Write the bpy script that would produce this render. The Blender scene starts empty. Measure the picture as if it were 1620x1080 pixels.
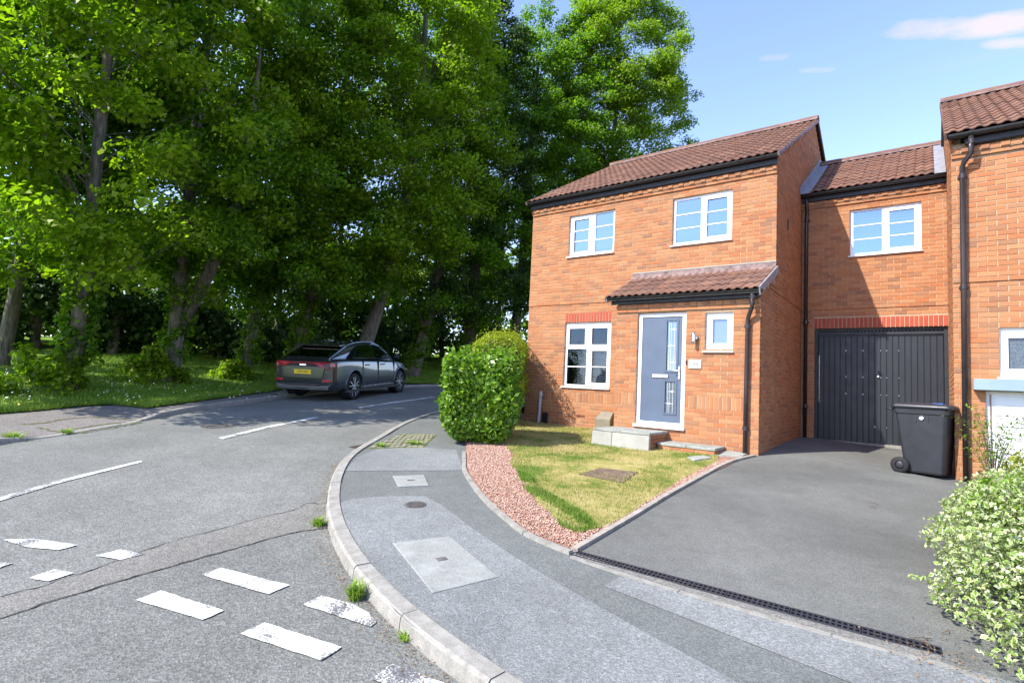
import bpy, bmesh, math, random
import numpy as np
from math import sin, cos, tan, pi, radians as rad, tanh, exp, sqrt
from mathutils import Vector, Matrix
from mathutils.geometry import tessellate_polygon

SC = bpy.context.scene
COL = SC.collection
random.seed(7)

# ------------------------------------------------------------------ camera
CAM = Vector((7.836, -10.746, 0.977))
F_PX = 860.84                                   # focal length in pixels of a 1620 px wide frame
ROT = (Matrix.Rotation(rad(37.727), 3, 'Z') @ Matrix.Rotation(rad(94.369), 3, 'X')
       @ Matrix.Rotation(rad(2.805), 3, 'Z'))
cam_data = bpy.data.cameras.new('camera')
cam = bpy.data.objects.new('camera', cam_data)
COL.objects.link(cam)
cam_data.sensor_width = 36.0
cam_data.lens = F_PX / 1620 * 36.0
cam_data.clip_start = 0.05
cam_data.clip_end = 3000
cam.matrix_world = Matrix.Translation(CAM) @ ROT.to_4x4()
SC.camera = cam

# ------------------------------------------------------------------ exposure, sun, sky
SC.view_settings.view_transform = 'Standard'
SC.view_settings.look = 'None'
SC.view_settings.gamma = 1.0
SC.view_settings.use_curve_mapping = False
SC.view_settings.exposure = 1.95
SC.render.engine = 'CYCLES'
SC.cycles.use_denoising = True
SC.cycles.max_bounces = 8
SC.cycles.transparent_max_bounces = 8
SC.cycles.caustics_reflective = False
SC.cycles.caustics_refractive = False

SUN_EL = 45.0
SUN_DIR = Vector((-0.47, -0.88, 0.0)).normalized() * cos(rad(SUN_EL)) + Vector((0, 0, sin(rad(SUN_EL))))
sl = bpy.data.lights.new('sun', 'SUN')
sl.energy = 2.4
sl.angle = rad(0.53)
sl.color = (1.0, 0.94, 0.85)
sun = bpy.data.objects.new('sun', sl)
COL.objects.link(sun)
sun.location = (-20, -40, 40)
sun.rotation_euler = SUN_DIR.to_track_quat('Z', 'Y').to_euler()

W = bpy.data.worlds.new('World')
SC.world = W
W.use_nodes = True
wt = W.node_tree
wt.nodes.clear()


def wn(t, **kw):
    n = wt.nodes.new(t)
    for k, v in kw.items():
        setattr(n, k, v)
    return n


def wmath(op, a, b=None):
    n = wn('ShaderNodeMath', operation=op)
    for i, v in enumerate((a, b)):
        if v is None:
            continue
        if isinstance(v, (int, float)):
            n.inputs[i].default_value = v
        else:
            wt.links.new(v, n.inputs[i])
    return n.outputs[0]


sky = wn('ShaderNodeTexSky')
sky.sky_type = 'NISHITA'
sky.sun_disc = False
sky.sun_elevation = rad(SUN_EL)
sky.sun_rotation = math.atan2(SUN_DIR.x, SUN_DIR.y)
sky.air_density = 1.0
sky.dust_density = 0.3
sky.ozone_density = 4.0
bg = wn('ShaderNodeBackground')
bg.inputs[1].default_value = 0.125
wout = wn('ShaderNodeOutputWorld')
# thin fair-weather cloud streaks lying on a high flat layer all over the sky
tc = wn('ShaderNodeTexCoord')
sep = wn('ShaderNodeSeparateXYZ')
wt.links.new(tc.outputs['Generated'], sep.inputs[0])
zz = wmath('MAXIMUM', sep.outputs[2], 0.04)
cu = wmath('DIVIDE', sep.outputs[0], zz)
cv = wmath('DIVIDE', sep.outputs[1], zz)
comb = wn('ShaderNodeCombineXYZ')
wt.links.new(cu, comb.inputs[0])
wt.links.new(cv, comb.inputs[1])
nz = wn('ShaderNodeTexNoise')
nz.inputs['Scale'].default_value = 3.2
nz.inputs['Detail'].default_value = 8
nz.inputs['Roughness'].default_value = 0.62
wt.links.new(comb.outputs[0], nz.inputs['Vector'])
warp = wmath('MULTIPLY', wmath('SUBTRACT', nz.outputs['Fac'], 0.5), 0.55)


def pix_dir(px, py):
    return (ROT @ Vector(((px - 810) / F_PX, (540 - py) / F_PX, -1.0))).normalized()


mask = None
for (x0, y0, x1, y1, hw, s) in ((1375, 50, 1660, 38, .060, 1.0), (1545, 70, 1700, 65, .032, .9), (1262, 113, 1325, 110, .02, .28),
                                (1200, 93, 1250, 90, .02, .22), (1040, 90, 1090, 95, .04, .35)):
    a, b = pix_dir(x0, y0), pix_dir(x1, y1)
    A = Vector((a.x / a.z, a.y / a.z))
    B = Vector((b.x / b.z, b.y / b.z))
    D = B - A
    L = D.length
    D /= L
    N = Vector((-D.y, D.x))
    M_ = (A + B) / 2
    du = wmath('SUBTRACT', cu, M_.x)
    dv = wmath('SUBTRACT', cv, M_.y)
    al = wmath('DIVIDE', wmath('ADD', wmath('MULTIPLY', du, D.x), wmath('MULTIPLY', dv, D.y)), L * .5)
    ac = wmath('DIVIDE', wmath('ADD', wmath('MULTIPLY', du, N.x), wmath('MULTIPLY', dv, N.y)), hw)
    r2 = wmath('ADD', wmath('POWER', wmath('ABSOLUTE', al), 4.0), wmath('MULTIPLY', ac, ac))
    m = wmath('SUBTRACT', 1.0, wmath('ADD', r2, wmath('MULTIPLY', warp, -6.5)))
    cl = wn('ShaderNodeClamp')
    wt.links.new(wmath('MULTIPLY', m, s), cl.inputs[0])
    mask = cl.outputs[0] if mask is None else wmath('MAXIMUM', mask, cl.outputs[0])
nz2 = wn('ShaderNodeTexNoise')
nz2.inputs['Scale'].default_value = 0.9
nz2.inputs['Detail'].default_value = 9
mp = wn('ShaderNodeMapping')
mp.inputs['Scale'].default_value = (0.5, 2.2, 1)
mp.inputs['Rotation'].default_value = (0, 0, 0.6)
wt.links.new(comb.outputs[0], mp.inputs[0])
wt.links.new(mp.outputs[0], nz2.inputs['Vector'])
cr = wn('ShaderNodeValToRGB')
cr.color_ramp.elements[0].position = 0.50
cr.color_ramp.elements[1].position = 0.80
wt.links.new(nz2.outputs['Fac'], cr.inputs[0])
mask = wmath('MULTIPLY', wmath('MAXIMUM', mask, wmath('MULTIPLY', cr.outputs[0], 0.4)), 0.75)
hz = wn('ShaderNodeMapRange')
hz.inputs['From Min'].default_value = 0.02
hz.inputs['From Max'].default_value = 0.2
wt.links.new(sep.outputs[2], hz.inputs['Value'])
mask = wmath('MULTIPLY', mask, hz.outputs[0])
mixc = wn('ShaderNodeMix', data_type='RGBA')
wt.links.new(mask, mixc.inputs['Factor'])
tint = wn('ShaderNodeMix', data_type='RGBA', blend_type='MULTIPLY')
tint.inputs['Factor'].default_value = 1.0
tint.inputs['B'].default_value = (1.03, 0.89, 0.95, 1)
wt.links.new(sky.outputs[0], tint.inputs['A'])
wt.links.new(tint.outputs['Result'], mixc.inputs['A'])
mixc.inputs['B'].default_value = (2.35, 2.0, 2.2, 1)
wt.links.new(mixc.outputs['Result'], bg.inputs[0])
wt.links.new(bg.outputs[0], wout.inputs[0])

# ------------------------------------------------------------------ terrain heights (metres; the hall of the house is 0)


def bank(x, y):
    d1 = (x + 5.78) * -.886 + (y + 5.2) * -.467 - 1.7
    d2 = (x + 9) * -.35 + (y - 6.2) * .94 - 1.0
    e = max(d1, d2, 0.0)
    return .10 * 13 * tanh(e / 13)


def road_z(x, y):
    t = -.035 * (x - 7.84) + .06 * (y + 10.75)
    return -.84 + 4 * tanh(t / 4) + bank(x, y)


def near_z(x, y):        # top of the near pavement, drive and front garden
    return (road_z(x, y) + .09 + .095 * exp(-((x - 5.8) / 2) ** 2 - ((y + .3) / 2.6) ** 2)
            - .08 * exp(-((x - .9) / 1.6) ** 2 - ((y + .2) / 1.6) ** 2))


FARK = [(-1.2, -12.6), (-2.5, -10.4), (-3.38, -8.82), (-3.75, -8.0), (-4.67, -6.57), (-5.78, -5.1), (-6.75, -3.2), (-7.7, -1.2), (-8.5, 1.4),
        (-9.05, 4.4), (-8.95, 6.0), (-8.2, 7.8), (-6.6, 9.4), (-4.2, 10.6), (-1, 11.3), (4, 11.8)]


def catmull(pts, step):
    pts = [Vector(p) for p in pts]
    P = [pts[0] * 2 - pts[1]] + pts + [pts[-1] * 2 - pts[-2]]
    out = []
    for i in range(1, len(P) - 2):
        n = max(2, int((P[i + 1] - P[i]).length / step))
        for k in range(n):
            t = k / n
            a, b, c, d = P[i - 1], P[i], P[i + 1], P[i + 2]
            out.append(.5 * ((2 * b) + (c - a) * t + (2 * a - 5 * b + 4 * c - d) * t * t + (3 * b - a - 3 * c + d) * t ** 3))
    out.append(pts[-1])
    return out


FARC = catmull(FARK, .15)


def kerb_drop(x, y):     # 1 = full upstand, 0 = flush dropped crossing on the far side
    s = y + 8.0
    k = 1.0
    if -.25 < s < 1.35:
        k = 0.12
    elif -.95 < s <= -.25:
        k = .12 + .88 * (-.25 - s) / .7
    elif 1.35 <= s < 2.05:
        k = .12 + .88 * (s - 1.35) / .7
    return k


def far_z(x, y):
    d = ((x + 4.6) * -.83 + (y + 6.8) * -.55)
    k = kerb_drop(x, y)
    w = min(1, max(0, d / 1.3)) if x > -6.6 else 1
    return road_z(x, y) + .09 * (k * (1 - w) + w)


def P(px, py, fn=near_z, off=0.0):
    """where the sight line through a pixel of the photograph meets the terrain"""
    d = ROT @ Vector(((px - 810) / F_PX, (540 - py) / F_PX, -1.0))
    t = .6
    for k in range(6000):
        q = CAM + d * t
        if q.z < fn(q.x, q.y) + off:
            break
        t += .01
    return Vector((q.x, q.y))


def near_pts(*pp):
    return [P(x, y) for x, y in pp]


# ------------------------------------------------------------------ object helpers
MW = {}


def tag(o, label=None, cat=None, group=None, kind=None):
    if label:
        o['label'] = label
    if cat:
        o['category'] = cat
    if group:
        o['group'] = group
    if kind:
        o['kind'] = kind
    return o


def empty(name, loc, label, cat, group=None, kind=None, rz=0.0):
    o = bpy.data.objects.new(name, None)
    COL.objects.link(o)
    o.location = loc
    o.rotation_euler = (0, 0, rz)
    o.empty_display_size = .2
    MW[o] = Matrix.Translation(Vector(loc)) @ Matrix.Rotation(rz, 4, 'Z')
    return tag(o, label, cat, group, kind)


def link(name, me, m=None, parent=None, local=None):
    """local: matrix inside the parent; without it the mesh is in world coordinates"""
    o = bpy.data.objects.new(name, me)
    COL.objects.link(o)
    if m is not None and me is not None and not me.materials:
        me.materials.append(m)
    if parent is not None:
        o.parent = parent
        if local is None:
            o.matrix_parent_inverse = MW[parent].inverted()
            MW[o] = Matrix.Identity(4)
        else:
            o.matrix_local = local
            MW[o] = MW[parent] @ local
    else:
        MW[o] = Matrix.Identity(4)
    return o


class MB:
    def __init__(s):
        s.v = []
        s.f = []

    def add(s, vs, fs):
        k = len(s.v)
        s.v += [tuple(v) for v in vs]
        s.f += [tuple(i + k for i in f) for f in fs]
        return s

    def box(s, x0, x1, y0, y1, z0, z1):
        return s.add([(x0, y0, z0), (x1, y0, z0), (x1, y1, z0), (x0, y1, z0), (x0, y0, z1), (x1, y0, z1), (x1, y1, z1), (x0, y1, z1)],
                     [(0, 3, 2, 1), (4, 5, 6, 7), (0, 1, 5, 4), (1, 2, 6, 5), (2, 3, 7, 6), (3, 0, 4, 7)])

    def obox(s, c, ax, ay, az, hx, hy, hz):
        c = Vector(c)
        ax, ay, az = Vector(ax) * hx, Vector(ay) * hy, Vector(az) * hz
        vs = [c + ax * i + ay * j + az * k for k in (-1, 1) for (i, j) in ((-1, -1), (1, -1), (1, 1), (-1, 1))]
        return s.add(vs, [(0, 3, 2, 1), (4, 5, 6, 7), (0, 1, 5, 4), (1, 2, 6, 5), (2, 3, 7, 6), (3, 0, 4, 7)])

    def tube(s, path, rads, n=8, caps=True):
        path = [Vector(p) for p in path]
        if not hasattr(rads, '__len__'):
            rads = [rads] * len(path)
        rings = []
        up = Vector((.3, .2, 1)).normalized()
        for i, p in enumerate(path):
            d = (path[min(i + 1, len(path) - 1)] - path[max(i - 1, 0)])
            if d.length < 1e-9:
                d = Vector((0, 0, 1))
            d.normalize()
            a = d.cross(up)
            if a.length < .05:
                a = d.cross(Vector((1, 0, 0)))
            a.normalize()
            b = d.cross(a)
            rings.append([p + (a * cos(2 * pi * k / n) + b * sin(2 * pi * k / n)) * rads[i] for k in range(n)])
        vs = [v for r in rings for v in r]
        fs = []
        for i in range(len(path) - 1):
            for k in range(n):
                fs.append((i * n + k, (i + 1) * n + k, (i + 1) * n + (k + 1) % n, i * n + (k + 1) % n))
        if caps:
            fs.append(tuple(range(n)))
            fs.append(tuple(reversed(range((len(path) - 1) * n, len(path) * n))))
        return s.add(vs, fs)

    def lathe(s, prof, n=24, o=(0, 0, 0), axis='Y'):
        """prof: (radius, along axis)"""
        vs = []
        for r, h in prof:
            for k in range(n):
                a = 2 * pi * k / n
                p = (r * cos(a), h, r * sin(a)) if axis == 'Y' else (r * cos(a), r * sin(a), h)
                vs.append((p[0] + o[0], p[1] + o[1], p[2] + o[2]))
        fs = []
        for i in range(len(prof) - 1):
            for k in range(n):
                f = (i * n + k, i * n + (k + 1) % n, (i + 1) * n + (k + 1) % n, (i + 1) * n + k)
                fs.append(f if axis != 'Y' else f[::-1])
        return s.add(vs, fs)

    def mesh(s, name, smooth=False, recalc=True, bevel=0.0, seg=1):
        me = bpy.data.meshes.new(name)
        me.from_pydata(s.v, [], s.f)
        if recalc or bevel:
            bm = bmesh.new()
            bm.from_mesh(me)
            if recalc:
                bmesh.ops.recalc_face_normals(bm, faces=bm.faces)
            if bevel:
                es = [e for e in bm.edges if len(e.link_faces) == 2 and e.calc_face_angle(0) > .5]
                bmesh.ops.bevel(bm, geom=es, offset=bevel, segments=seg, affect='EDGES', clamp_overlap=True)
            bm.to_mesh(me)
            bm.free()
        if smooth:
            me.polygons.foreach_set('use_smooth', [True] * len(me.polygons))
        return me

    def build(s, name, m=None, parent=None, smooth=False, recalc=True, bevel=0.0, seg=1, local=None):
        return link(name, s.mesh(name, smooth, recalc, bevel, seg), m, parent, local)


def np_mesh(name, V, F):
    """V (n,3), F (m,4) numpy arrays"""
    me = bpy.data.meshes.new(name)
    k = F.shape[1]
    me.vertices.add(len(V))
    me.vertices.foreach_set('co', np.ascontiguousarray(V, dtype=np.float32).ravel())
    me.loops.add(F.size)
    me.loops.foreach_set('vertex_index', np.ascontiguousarray(F, dtype=np.int32).ravel())
    me.polygons.add(len(F))
    me.polygons.foreach_set('loop_start', np.arange(0, F.size, k, dtype=np.int32))
    me.polygons.foreach_set('loop_total', np.full(len(F), k, dtype=np.int32))
    me.update(calc_edges=True)
    return me


def sheet(name, poly, fn, lift, m, parent=None, step=.5, thick=0.0, label=None, kind=None):
    """polygon draped on the terrain"""
    pts = [Vector((p[0], p[1], 0)) for p in poly]
    bm = bmesh.new()
    vs = [bm.verts.new(p) for p in pts]
    for t in tessellate_polygon([pts]):
        try:
            bm.faces.new([vs[i] for i in t])
        except ValueError:
            pass
    for ax in (0, 1):
        lo = min(p[ax] for p in pts)
        hi = max(p[ax] for p in pts)
        n = int((hi - lo) / step)
        for i in range(1, n + 1):
            co = Vector((0, 0, 0))
            no = Vector((0, 0, 0))
            co[ax] = lo + (hi - lo) * i / (n + 1)
            no[ax] = 1
            bmesh.ops.bisect_plane(bm, geom=bm.verts[:] + bm.edges[:] + bm.faces[:], plane_co=co, plane_no=no)
    for v in bm.verts:
        v.co.z = fn(v.co.x, v.co.y) + lift
    bmesh.ops.recalc_face_normals(bm, faces=bm.faces)
    for f in bm.faces:
        if f.normal.z < 0:
            f.normal_flip()
        f.smooth = True
    if thick:
        r = bmesh.ops.extrude_face_region(bm, geom=bm.faces[:])
        for e in r['geom']:
            if isinstance(e, bmesh.types.BMVert):
                e.co.z += thick
        bmesh.ops.recalc_face_normals(bm, faces=bm.faces)
        for f in bm.faces:
            f.smooth = False
    me = bpy.data.meshes.new(name)
    bm.to_mesh(me)
    bm.free()
    o = link(name, me, m, parent)
    return tag(o, label, None, None, kind)


# ------------------------------------------------------------------ materials


class Mat:
    def __init__(s, name):
        s.m = bpy.data.materials.new(name)
        s.m.use_nodes = True
        s.t = s.m.node_tree
        s.b = s.t.nodes['Principled BSDF']
        s.out = s.t.nodes['Material Output']

    def n(s, t, **kw):
        k = s.t.nodes.new(t)
        for a, v in kw.items():
            setattr(k, a, v)
        return k

    def l(s, a, b):
        s.t.links.new(a, b)

    def math(s, op, a, b=None, clamp=False):
        n = s.n('ShaderNodeMath', operation=op, use_clamp=clamp)
        for i, v in enumerate((a, b)):
            if v is None:
                continue
            if isinstance(v, (int, float)):
                n.inputs[i].default_value = v
            else:
                s.l(v, n.inputs[i])
        return n.outputs[0]

    def pos(s):
        return s.n('ShaderNodeNewGeometry').outputs['Position']

    def objco(s):
        return s.n('ShaderNodeTexCoord').outputs['Object']

    def noise(s, scale, detail=4, rough=.55, vec=None, dim=None):
        n = s.n('ShaderNodeTexNoise')
        n.inputs['Scale'].default_value = scale
        n.inputs['Detail'].default_value = detail
        n.inputs['Roughness'].default_value = rough
        s.l(vec if vec is not None else s.pos(), n.inputs['Vector'])
        return n.outputs['Fac']

    def voro(s, scale, vec=None, out='Distance', feature='F1'):
        n = s.n('ShaderNodeTexVoronoi', feature=feature)
        n.inputs['Scale'].default_value = scale
        s.l(vec if vec is not None else s.pos(), n.inputs['Vector'])
        return n.outputs[out]

    def ramp(s, fac, stops, interp='LINEAR'):
        n = s.n('ShaderNodeValToRGB')
        r = n.color_ramp
        r.interpolation = interp
        while len(r.elements) > 1:
            r.elements.remove(r.elements[-1])
        for i, (p, c) in enumerate(stops):
            e = r.elements[0] if i == 0 else r.elements.new(p)
            e.position = p
            e.color = (*c, 1) if len(c) == 3 else c
        s.l(fac, n.inputs[0])
        return n.outputs[0]

    def rng(s, v, a, b, c=0., d=1.):
        n = s.n('ShaderNodeMapRange')
        for k, x in zip(('From Min', 'From Max', 'To Min', 'To Max'), (a, b, c, d)):
            n.inputs[k].default_value = x
        s.l(v, n.inputs['Value'])
        return n.outputs[0]

    def mix(s, f, a, b, blend='MIX'):
        n = s.n('ShaderNodeMix', data_type='RGBA', blend_type=blend)
        for i, v in (('Factor', f), ('A', a), ('B', b)):
            if isinstance(v, (int, float)):
                n.inputs[i].default_value = v
            elif isinstance(v, tuple):
                n.inputs[i].default_value = (*v, 1)
            else:
                s.l(v, n.inputs[i])
        return n.outputs['Result']

    def each(s):
        """one random number per piece, whether it is its own object or an island of a joined mesh"""
        a = s.n('ShaderNodeObjectInfo').outputs['Random']
        b = s.n('ShaderNodeNewGeometry').outputs['Random Per Island']
        return s.math('FRACT', s.math('ADD', a, b))

    def set(s, col=None, rough=None, metal=None, spec=None, bump=None, bstr=.3, bdist=.01):
        for k, v in (('Base Color', col), ('Roughness', rough), ('Metallic', metal), ('Specular IOR Level', spec)):
            if v is None:
                continue
            if isinstance(v, (int, float)):
                s.b.inputs[k].default_value = v
            elif isinstance(v, tuple):
                s.b.inputs[k].default_value = (*v, 1)
            else:
                s.l(v, s.b.inputs[k])
        if bump is not None:
            n = s.n('ShaderNodeBump')
            n.inputs['Strength'].default_value = bstr
            n.inputs['Distance'].default_value = bdist
            s.l(bump, n.inputs['Height'])
            s.l(n.outputs[0], s.b.inputs['Normal'])
        return s.m


def plain(name, col, rough=.5, metal=0., var=.12, scale=6., spec=.5, bump=0., obj=False):
    """an even finish with faint mottling and smudges"""
    M = Mat(name)
    v = M.objco() if obj else M.pos()
    a = M.noise(scale, 5, .6, v)
    c = M.mix(M.rng(a, .3, .7), tuple(x * (1 - var) for x in col), tuple(min(1, x * (1 + var)) for x in col))
    r = M.rng(M.noise(scale * 2.3, 4, .6, v), .3, .7, max(.02, rough - .08), min(1, rough + .08))
    return M.set(c, r, metal, spec, M.noise(scale * 30, 3, .6, v) if bump else None, bump, .004)


def asphalt(name, dark, light, grain=110., spk_amt=.35, rough=.85, blot=.34):
    M = Mat(name)
    p = M.pos()
    g = M.voro(grain, p, 'Color')
    sepc = M.n('ShaderNodeSeparateColor')
    M.l(g, sepc.inputs[0])
    fine = M.noise(grain * 1.6, 3, .7, p)
    big = M.noise(.55, 5, .6, p)
    mid = M.noise(5.5, 5, .65, p)
    f = M.math('ADD', M.math('MULTIPLY', sepc.outputs[0], .55), M.math('MULTIPLY', fine, .5))
    f = M.math('ADD', M.math('MULTIPLY', f, .72), M.math('ADD', M.math('SUBTRACT', M.math('MULTIPLY', big, blot), (blot - .34) * .5), M.math('MULTIPLY', mid, .26)))
    c = M.ramp(f, [(.32, tuple(x * .62 for x in dark)), (.54, dark), (.76, light), (.95, tuple(min(1, x * 1.5) for x in light))])
    spk = M.rng(M.voro(grain * .42, p), .0, .16, 1, 0)
    c = M.mix(M.math('MULTIPLY', M.math('MULTIPLY', spk, sepc.outputs[1]), spk_amt), c, tuple(min(1, x * 2.3) for x in light))
    h = M.math('ADD', M.voro(grain, p), M.math('MULTIPLY', fine, .6))
    return M.set(c, rough, 0, .3, h, .55, .006)


MATS = {}
MATS['road'] = asphalt('road asphalt', (.116, .119, .108), (.172, .176, .160), 85., .5, .85, .5)
MATS['trench'] = asphalt('trench asphalt', (.125, .122, .108), (.185, .180, .160), 95.)
MATS['path_dark'] = asphalt('footway asphalt', (.100, .108, .101), (.142, .151, .141), 130.)
MATS['path_light'] = asphalt('resurfaced footway', (.140, .148, .143), (.196, .206, .200), 105., .35, .85, .55)
MATS['path_far'] = asphalt('old footway', (.115, .105, .095), (.20, .185, .17), 80.)
MATS['drive'] = asphalt('drive asphalt', (.100, .103, .094), (.136, .139, .126), 170., .15, .85, .75)
MATS['concrete'] = (lambda M: M.set(M.ramp(M.math('ADD', M.math('MULTIPLY', M.noise(9, 6, .7), .6), M.math('MULTIPLY', M.noise(120, 3, .7), .45)),
                    [(.3, (.13, .125, .105)), (.52, (.26, .25, .22)), (.75, (.38, .37, .33))]), .9, 0, .2, M.noise(160, 4, .7), .5, .004))(Mat('kerb concrete'))
MATS['slab'] = (lambda M: M.set(M.ramp(M.math('ADD', M.math('MULTIPLY', M.noise(4, 6, .7), .5), M.math('MULTIPLY', M.noise(70, 3, .7), .5)),
                [(.3, (.15, .158, .146)), (.5, (.25, .26, .24)), (.7, (.36, .37, .345))]), .9, 0, .2, M.noise(90, 4, .7), .6, .004))(Mat('cover concrete'))
MATS['pale_slab'] = plain('pale paving slab', (.33, .325, .285), .85, 0, .16, 3, .2, .3)
MATS['grey_slab'] = plain('weathered paving slab', (.27, .28, .25), .9, 0, .3, 7, .2, .4)
MATS['paint'] = None


def _paint():
    M = Mat('road paint')
    p = M.pos()
    w = M.math('ADD', M.math('MULTIPLY', M.noise(75, 5, .8, p), .66), M.math('MULTIPLY', M.noise(4, 4, .6, p), .42))
    worn = M.rng(w, .515, .60)
    under = M.mix(M.noise(150, 3, .7, p), (.06, .06, .06), (.14, .14, .14))
    return M.set(M.mix(worn, (.70, .71, .67), under), .75, 0, .3, M.noise(120, 3, .7, p), .4, .003)


MATS['paint'] = _paint()


def _brick(name, cols, grain=1.):
    M = Mat(name)
    e = M.each()
    p = M.pos()
    c = M.ramp(e, cols, 'LINEAR')
    st = M.n('ShaderNodeMapping')
    st.inputs['Scale'].default_value = (9, 9, 60)
    M.l(p, st.inputs[0])
    dr = M.noise(3.0, 5, .7, st.outputs[0])
    c = M.mix(M.rng(dr, .32, .72), M.mix(.35, c, (.20, .07, .03)), M.mix(.18, c, (.64, .31, .13)))
    wet = M.noise(1.1, 4, .6, p)
    c = M.mix(M.math('MULTIPLY', M.rng(wet, .58, .85), .16), c, (.54, .36, .24))
    return M.set(c, .88, 0, .25, M.noise(110, 4, .7, p), .45, .004)


MATS['brick'] = _brick('orange facing brick', [(0, (.39, .160, .070)), (.22, (.43, .205, .095)), (.42, (.345, .142, .066)), (.6, (.45, .225, .108)),
                                               (.75, (.275, .148, .085)), (.88, (.40, .140, .055)), (1, (.215, .122, .080))])
MATS['red_brick'] = _brick('red lintel brick', [(0, (.36, .050, .036)), (.5, (.43, .062, .045)), (1, (.32, .045, .034))])
MATS['mortar'] = plain('mortar', (.42, .30, .195), .95, 0, .12, 14, .1, .5)


def _tile():
    M = Mat('roof tile')
    e = M.each()
    p = M.pos()
    c = M.ramp(e, [(0, (.145, .073, .052)), (.3, (.180, .092, .062)), (.6, (.140, .078, .058)), (.85, (.205, .112, .076)), (1, (.120, .066, .050))])
    li = M.rng(M.noise(9, 6, .7, p), .58, .75)
    c = M.mix(M.math('MULTIPLY', li, .55), c, (.33, .27, .22))
    c = M.mix(M.math('MULTIPLY', M.rng(M.noise(3, 5, .6, p), .5, .75), .5), c, (.12, .065, .05))
    return M.set(c, .85, 0, .25, M.noise(90, 3, .7, p), .4, .004)


MATS['tile'] = _tile()
MATS['upvc'] = plain('white window plastic', (.80, .81, .82), .28, 0, .03, 2, .5)
MATS['blue_grey'] = plain('blue grey painted board', (.22, .30, .34), .5, 0, .06, 3)
MATS['white_door'] = plain('white painted door', (.78, .80, .79), .5, 0, .04, 3)
MATS['black'] = plain('black gutter plastic', (.018, .018, .020), .33, 0, .25, 5)
MATS['soffit'] = plain('black painted timber', (.012, .012, .014), .5, 0, .2, 5)
MATS['pipe'] = plain('brown black pipe', (.030, .024, .026), .35, 0, .2, 4)
MATS['lead'] = plain('lead flashing', (.30, .31, .34), .55, .35, .28, 9, .5, .25)
MATS['oldlead'] = plain('weathered flashing', (.22, .16, .15), .75, .1, .5, 7, .3, .3)
MATS['door_blue'] = plain('slate blue door', (.085, .115, .165), .38, 0, .08, 3)
MATS['chrome'] = plain('brushed steel', (.62, .62, .62), .22, 1., .05, 8)
MATS['garage'] = plain('charcoal door steel', (.014, .017, .022), .42, 0, .22, 2.5)
MATS['garage_dark'] = plain('garage frame', (.014, .016, .020), .5, 0, .2, 3)
MATS['dark'] = plain('dark void', (.004, .004, .004), .9, 0, 0, 3, .05)
MATS['iron'] = plain('cast iron', (.060, .045, .038), .75, .3, .4, 12, .4, .5)
MATS['rustcover'] = plain('rusty cover', (.15, .108, .075), .85, .1, .35, 14, .3, .5)
MATS['drainplastic'] = plain('drain grating plastic', (.028, .030, .038), .45, 0, .2, 8)
MATS['grey_pipe'] = plain('grey plastic pipe', (.40, .42, .44), .45, 0, .08, 5)
MATS['stonebox'] = plain('buff meter box', (.19, .17, .125), .8, 0, .15, 8)
MATS['terracotta'] = plain('terracotta vent', (.22, .075, .045), .8, 0, .15, 20)
MATS['blind'] = plain('white blind slat', (.74, .74, .72), .6, 0, .03, 3)
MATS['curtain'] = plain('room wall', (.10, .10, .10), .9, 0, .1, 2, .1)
MATS['bin'] = plain('charcoal bin plastic', (.019, .021, .026), .42, 0, .22, 4, .5, .15)
MATS['rubber'] = plain('tyre rubber', (.016, .016, .017), .75, 0, .2, 10, .3)
MATS['timberedge'] = plain('edging', (.30, .27, .23), .9, 0, .25, 9, .2, .4)
MATS['soil'] = plain('soil', (.075, .055, .040), .95, 0, .35, 8, .1, .8)
MATS['block'] = (lambda M: M.set(M.mix(M.noise(25, 4, .6), M.ramp(M.each(), [(0, (.20, .195, .165)), (.5, (.26, .25, .205)), (1, (.17, .165, .145))]), (.25, .24, .16)), .9, 0, .2, M.noise(120, 3, .7), .5, .004))(Mat('paving block'))


def glass_mat(name, mirror, tint=(.02, .025, .03)):
    M = Mat(name)
    M.t.nodes.remove(M.b)
    g = M.n('ShaderNodeBsdfGlossy')
    g.inputs['Roughness'].default_value = .015
    g.inputs['Color'].default_value = (.58, .78, 1, 1)  # blue of the mirrored sky is put into the reflection colour
    tr = M.n('ShaderNodeBsdfTransparent')
    tr.inputs['Color'].default_value = (.72, .76, .78, 1)
    wv = M.n('ShaderNodeBump')
    wv.inputs['Strength'].default_value = .05
    wv.inputs['Distance'].default_value = .01
    M.l(M.noise(1.4, 2, .5), wv.inputs['Height'])
    M.l(wv.outputs[0], g.inputs['Normal'])
    fr = M.n('ShaderNodeFresnel')
    fr.inputs['IOR'].default_value = 1.5
    fac = M.math('ADD', M.math('MULTIPLY', fr.outputs[0], 1.2), mirror, True)
    mx = M.n('ShaderNodeMixShader')
    M.l(fac, mx.inputs[0])
    M.l(tr.outputs[0], mx.inputs[1])
    M.l(g.outputs[0], mx.inputs[2])
    M.l(mx.outputs[0], M.out.inputs[0])
    return M.m


MATS['glass'] = glass_mat('sky tinted window glass', .36)
MATS['glass_low'] = glass_mat('window glass', .02)
MATS['frosted'] = plain('obscured glass', (.10, .125, .145), .2, .3, .5, 45, .6, .3)
MATS['skyglass'] = plain('obscured pale glass', (.16, .22, .30), .08, .55, .06, 2, .8)
MATS['leadcame'] = plain('leaded pattern', (.62, .66, .68), .4, .2, .1, 5)


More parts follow.
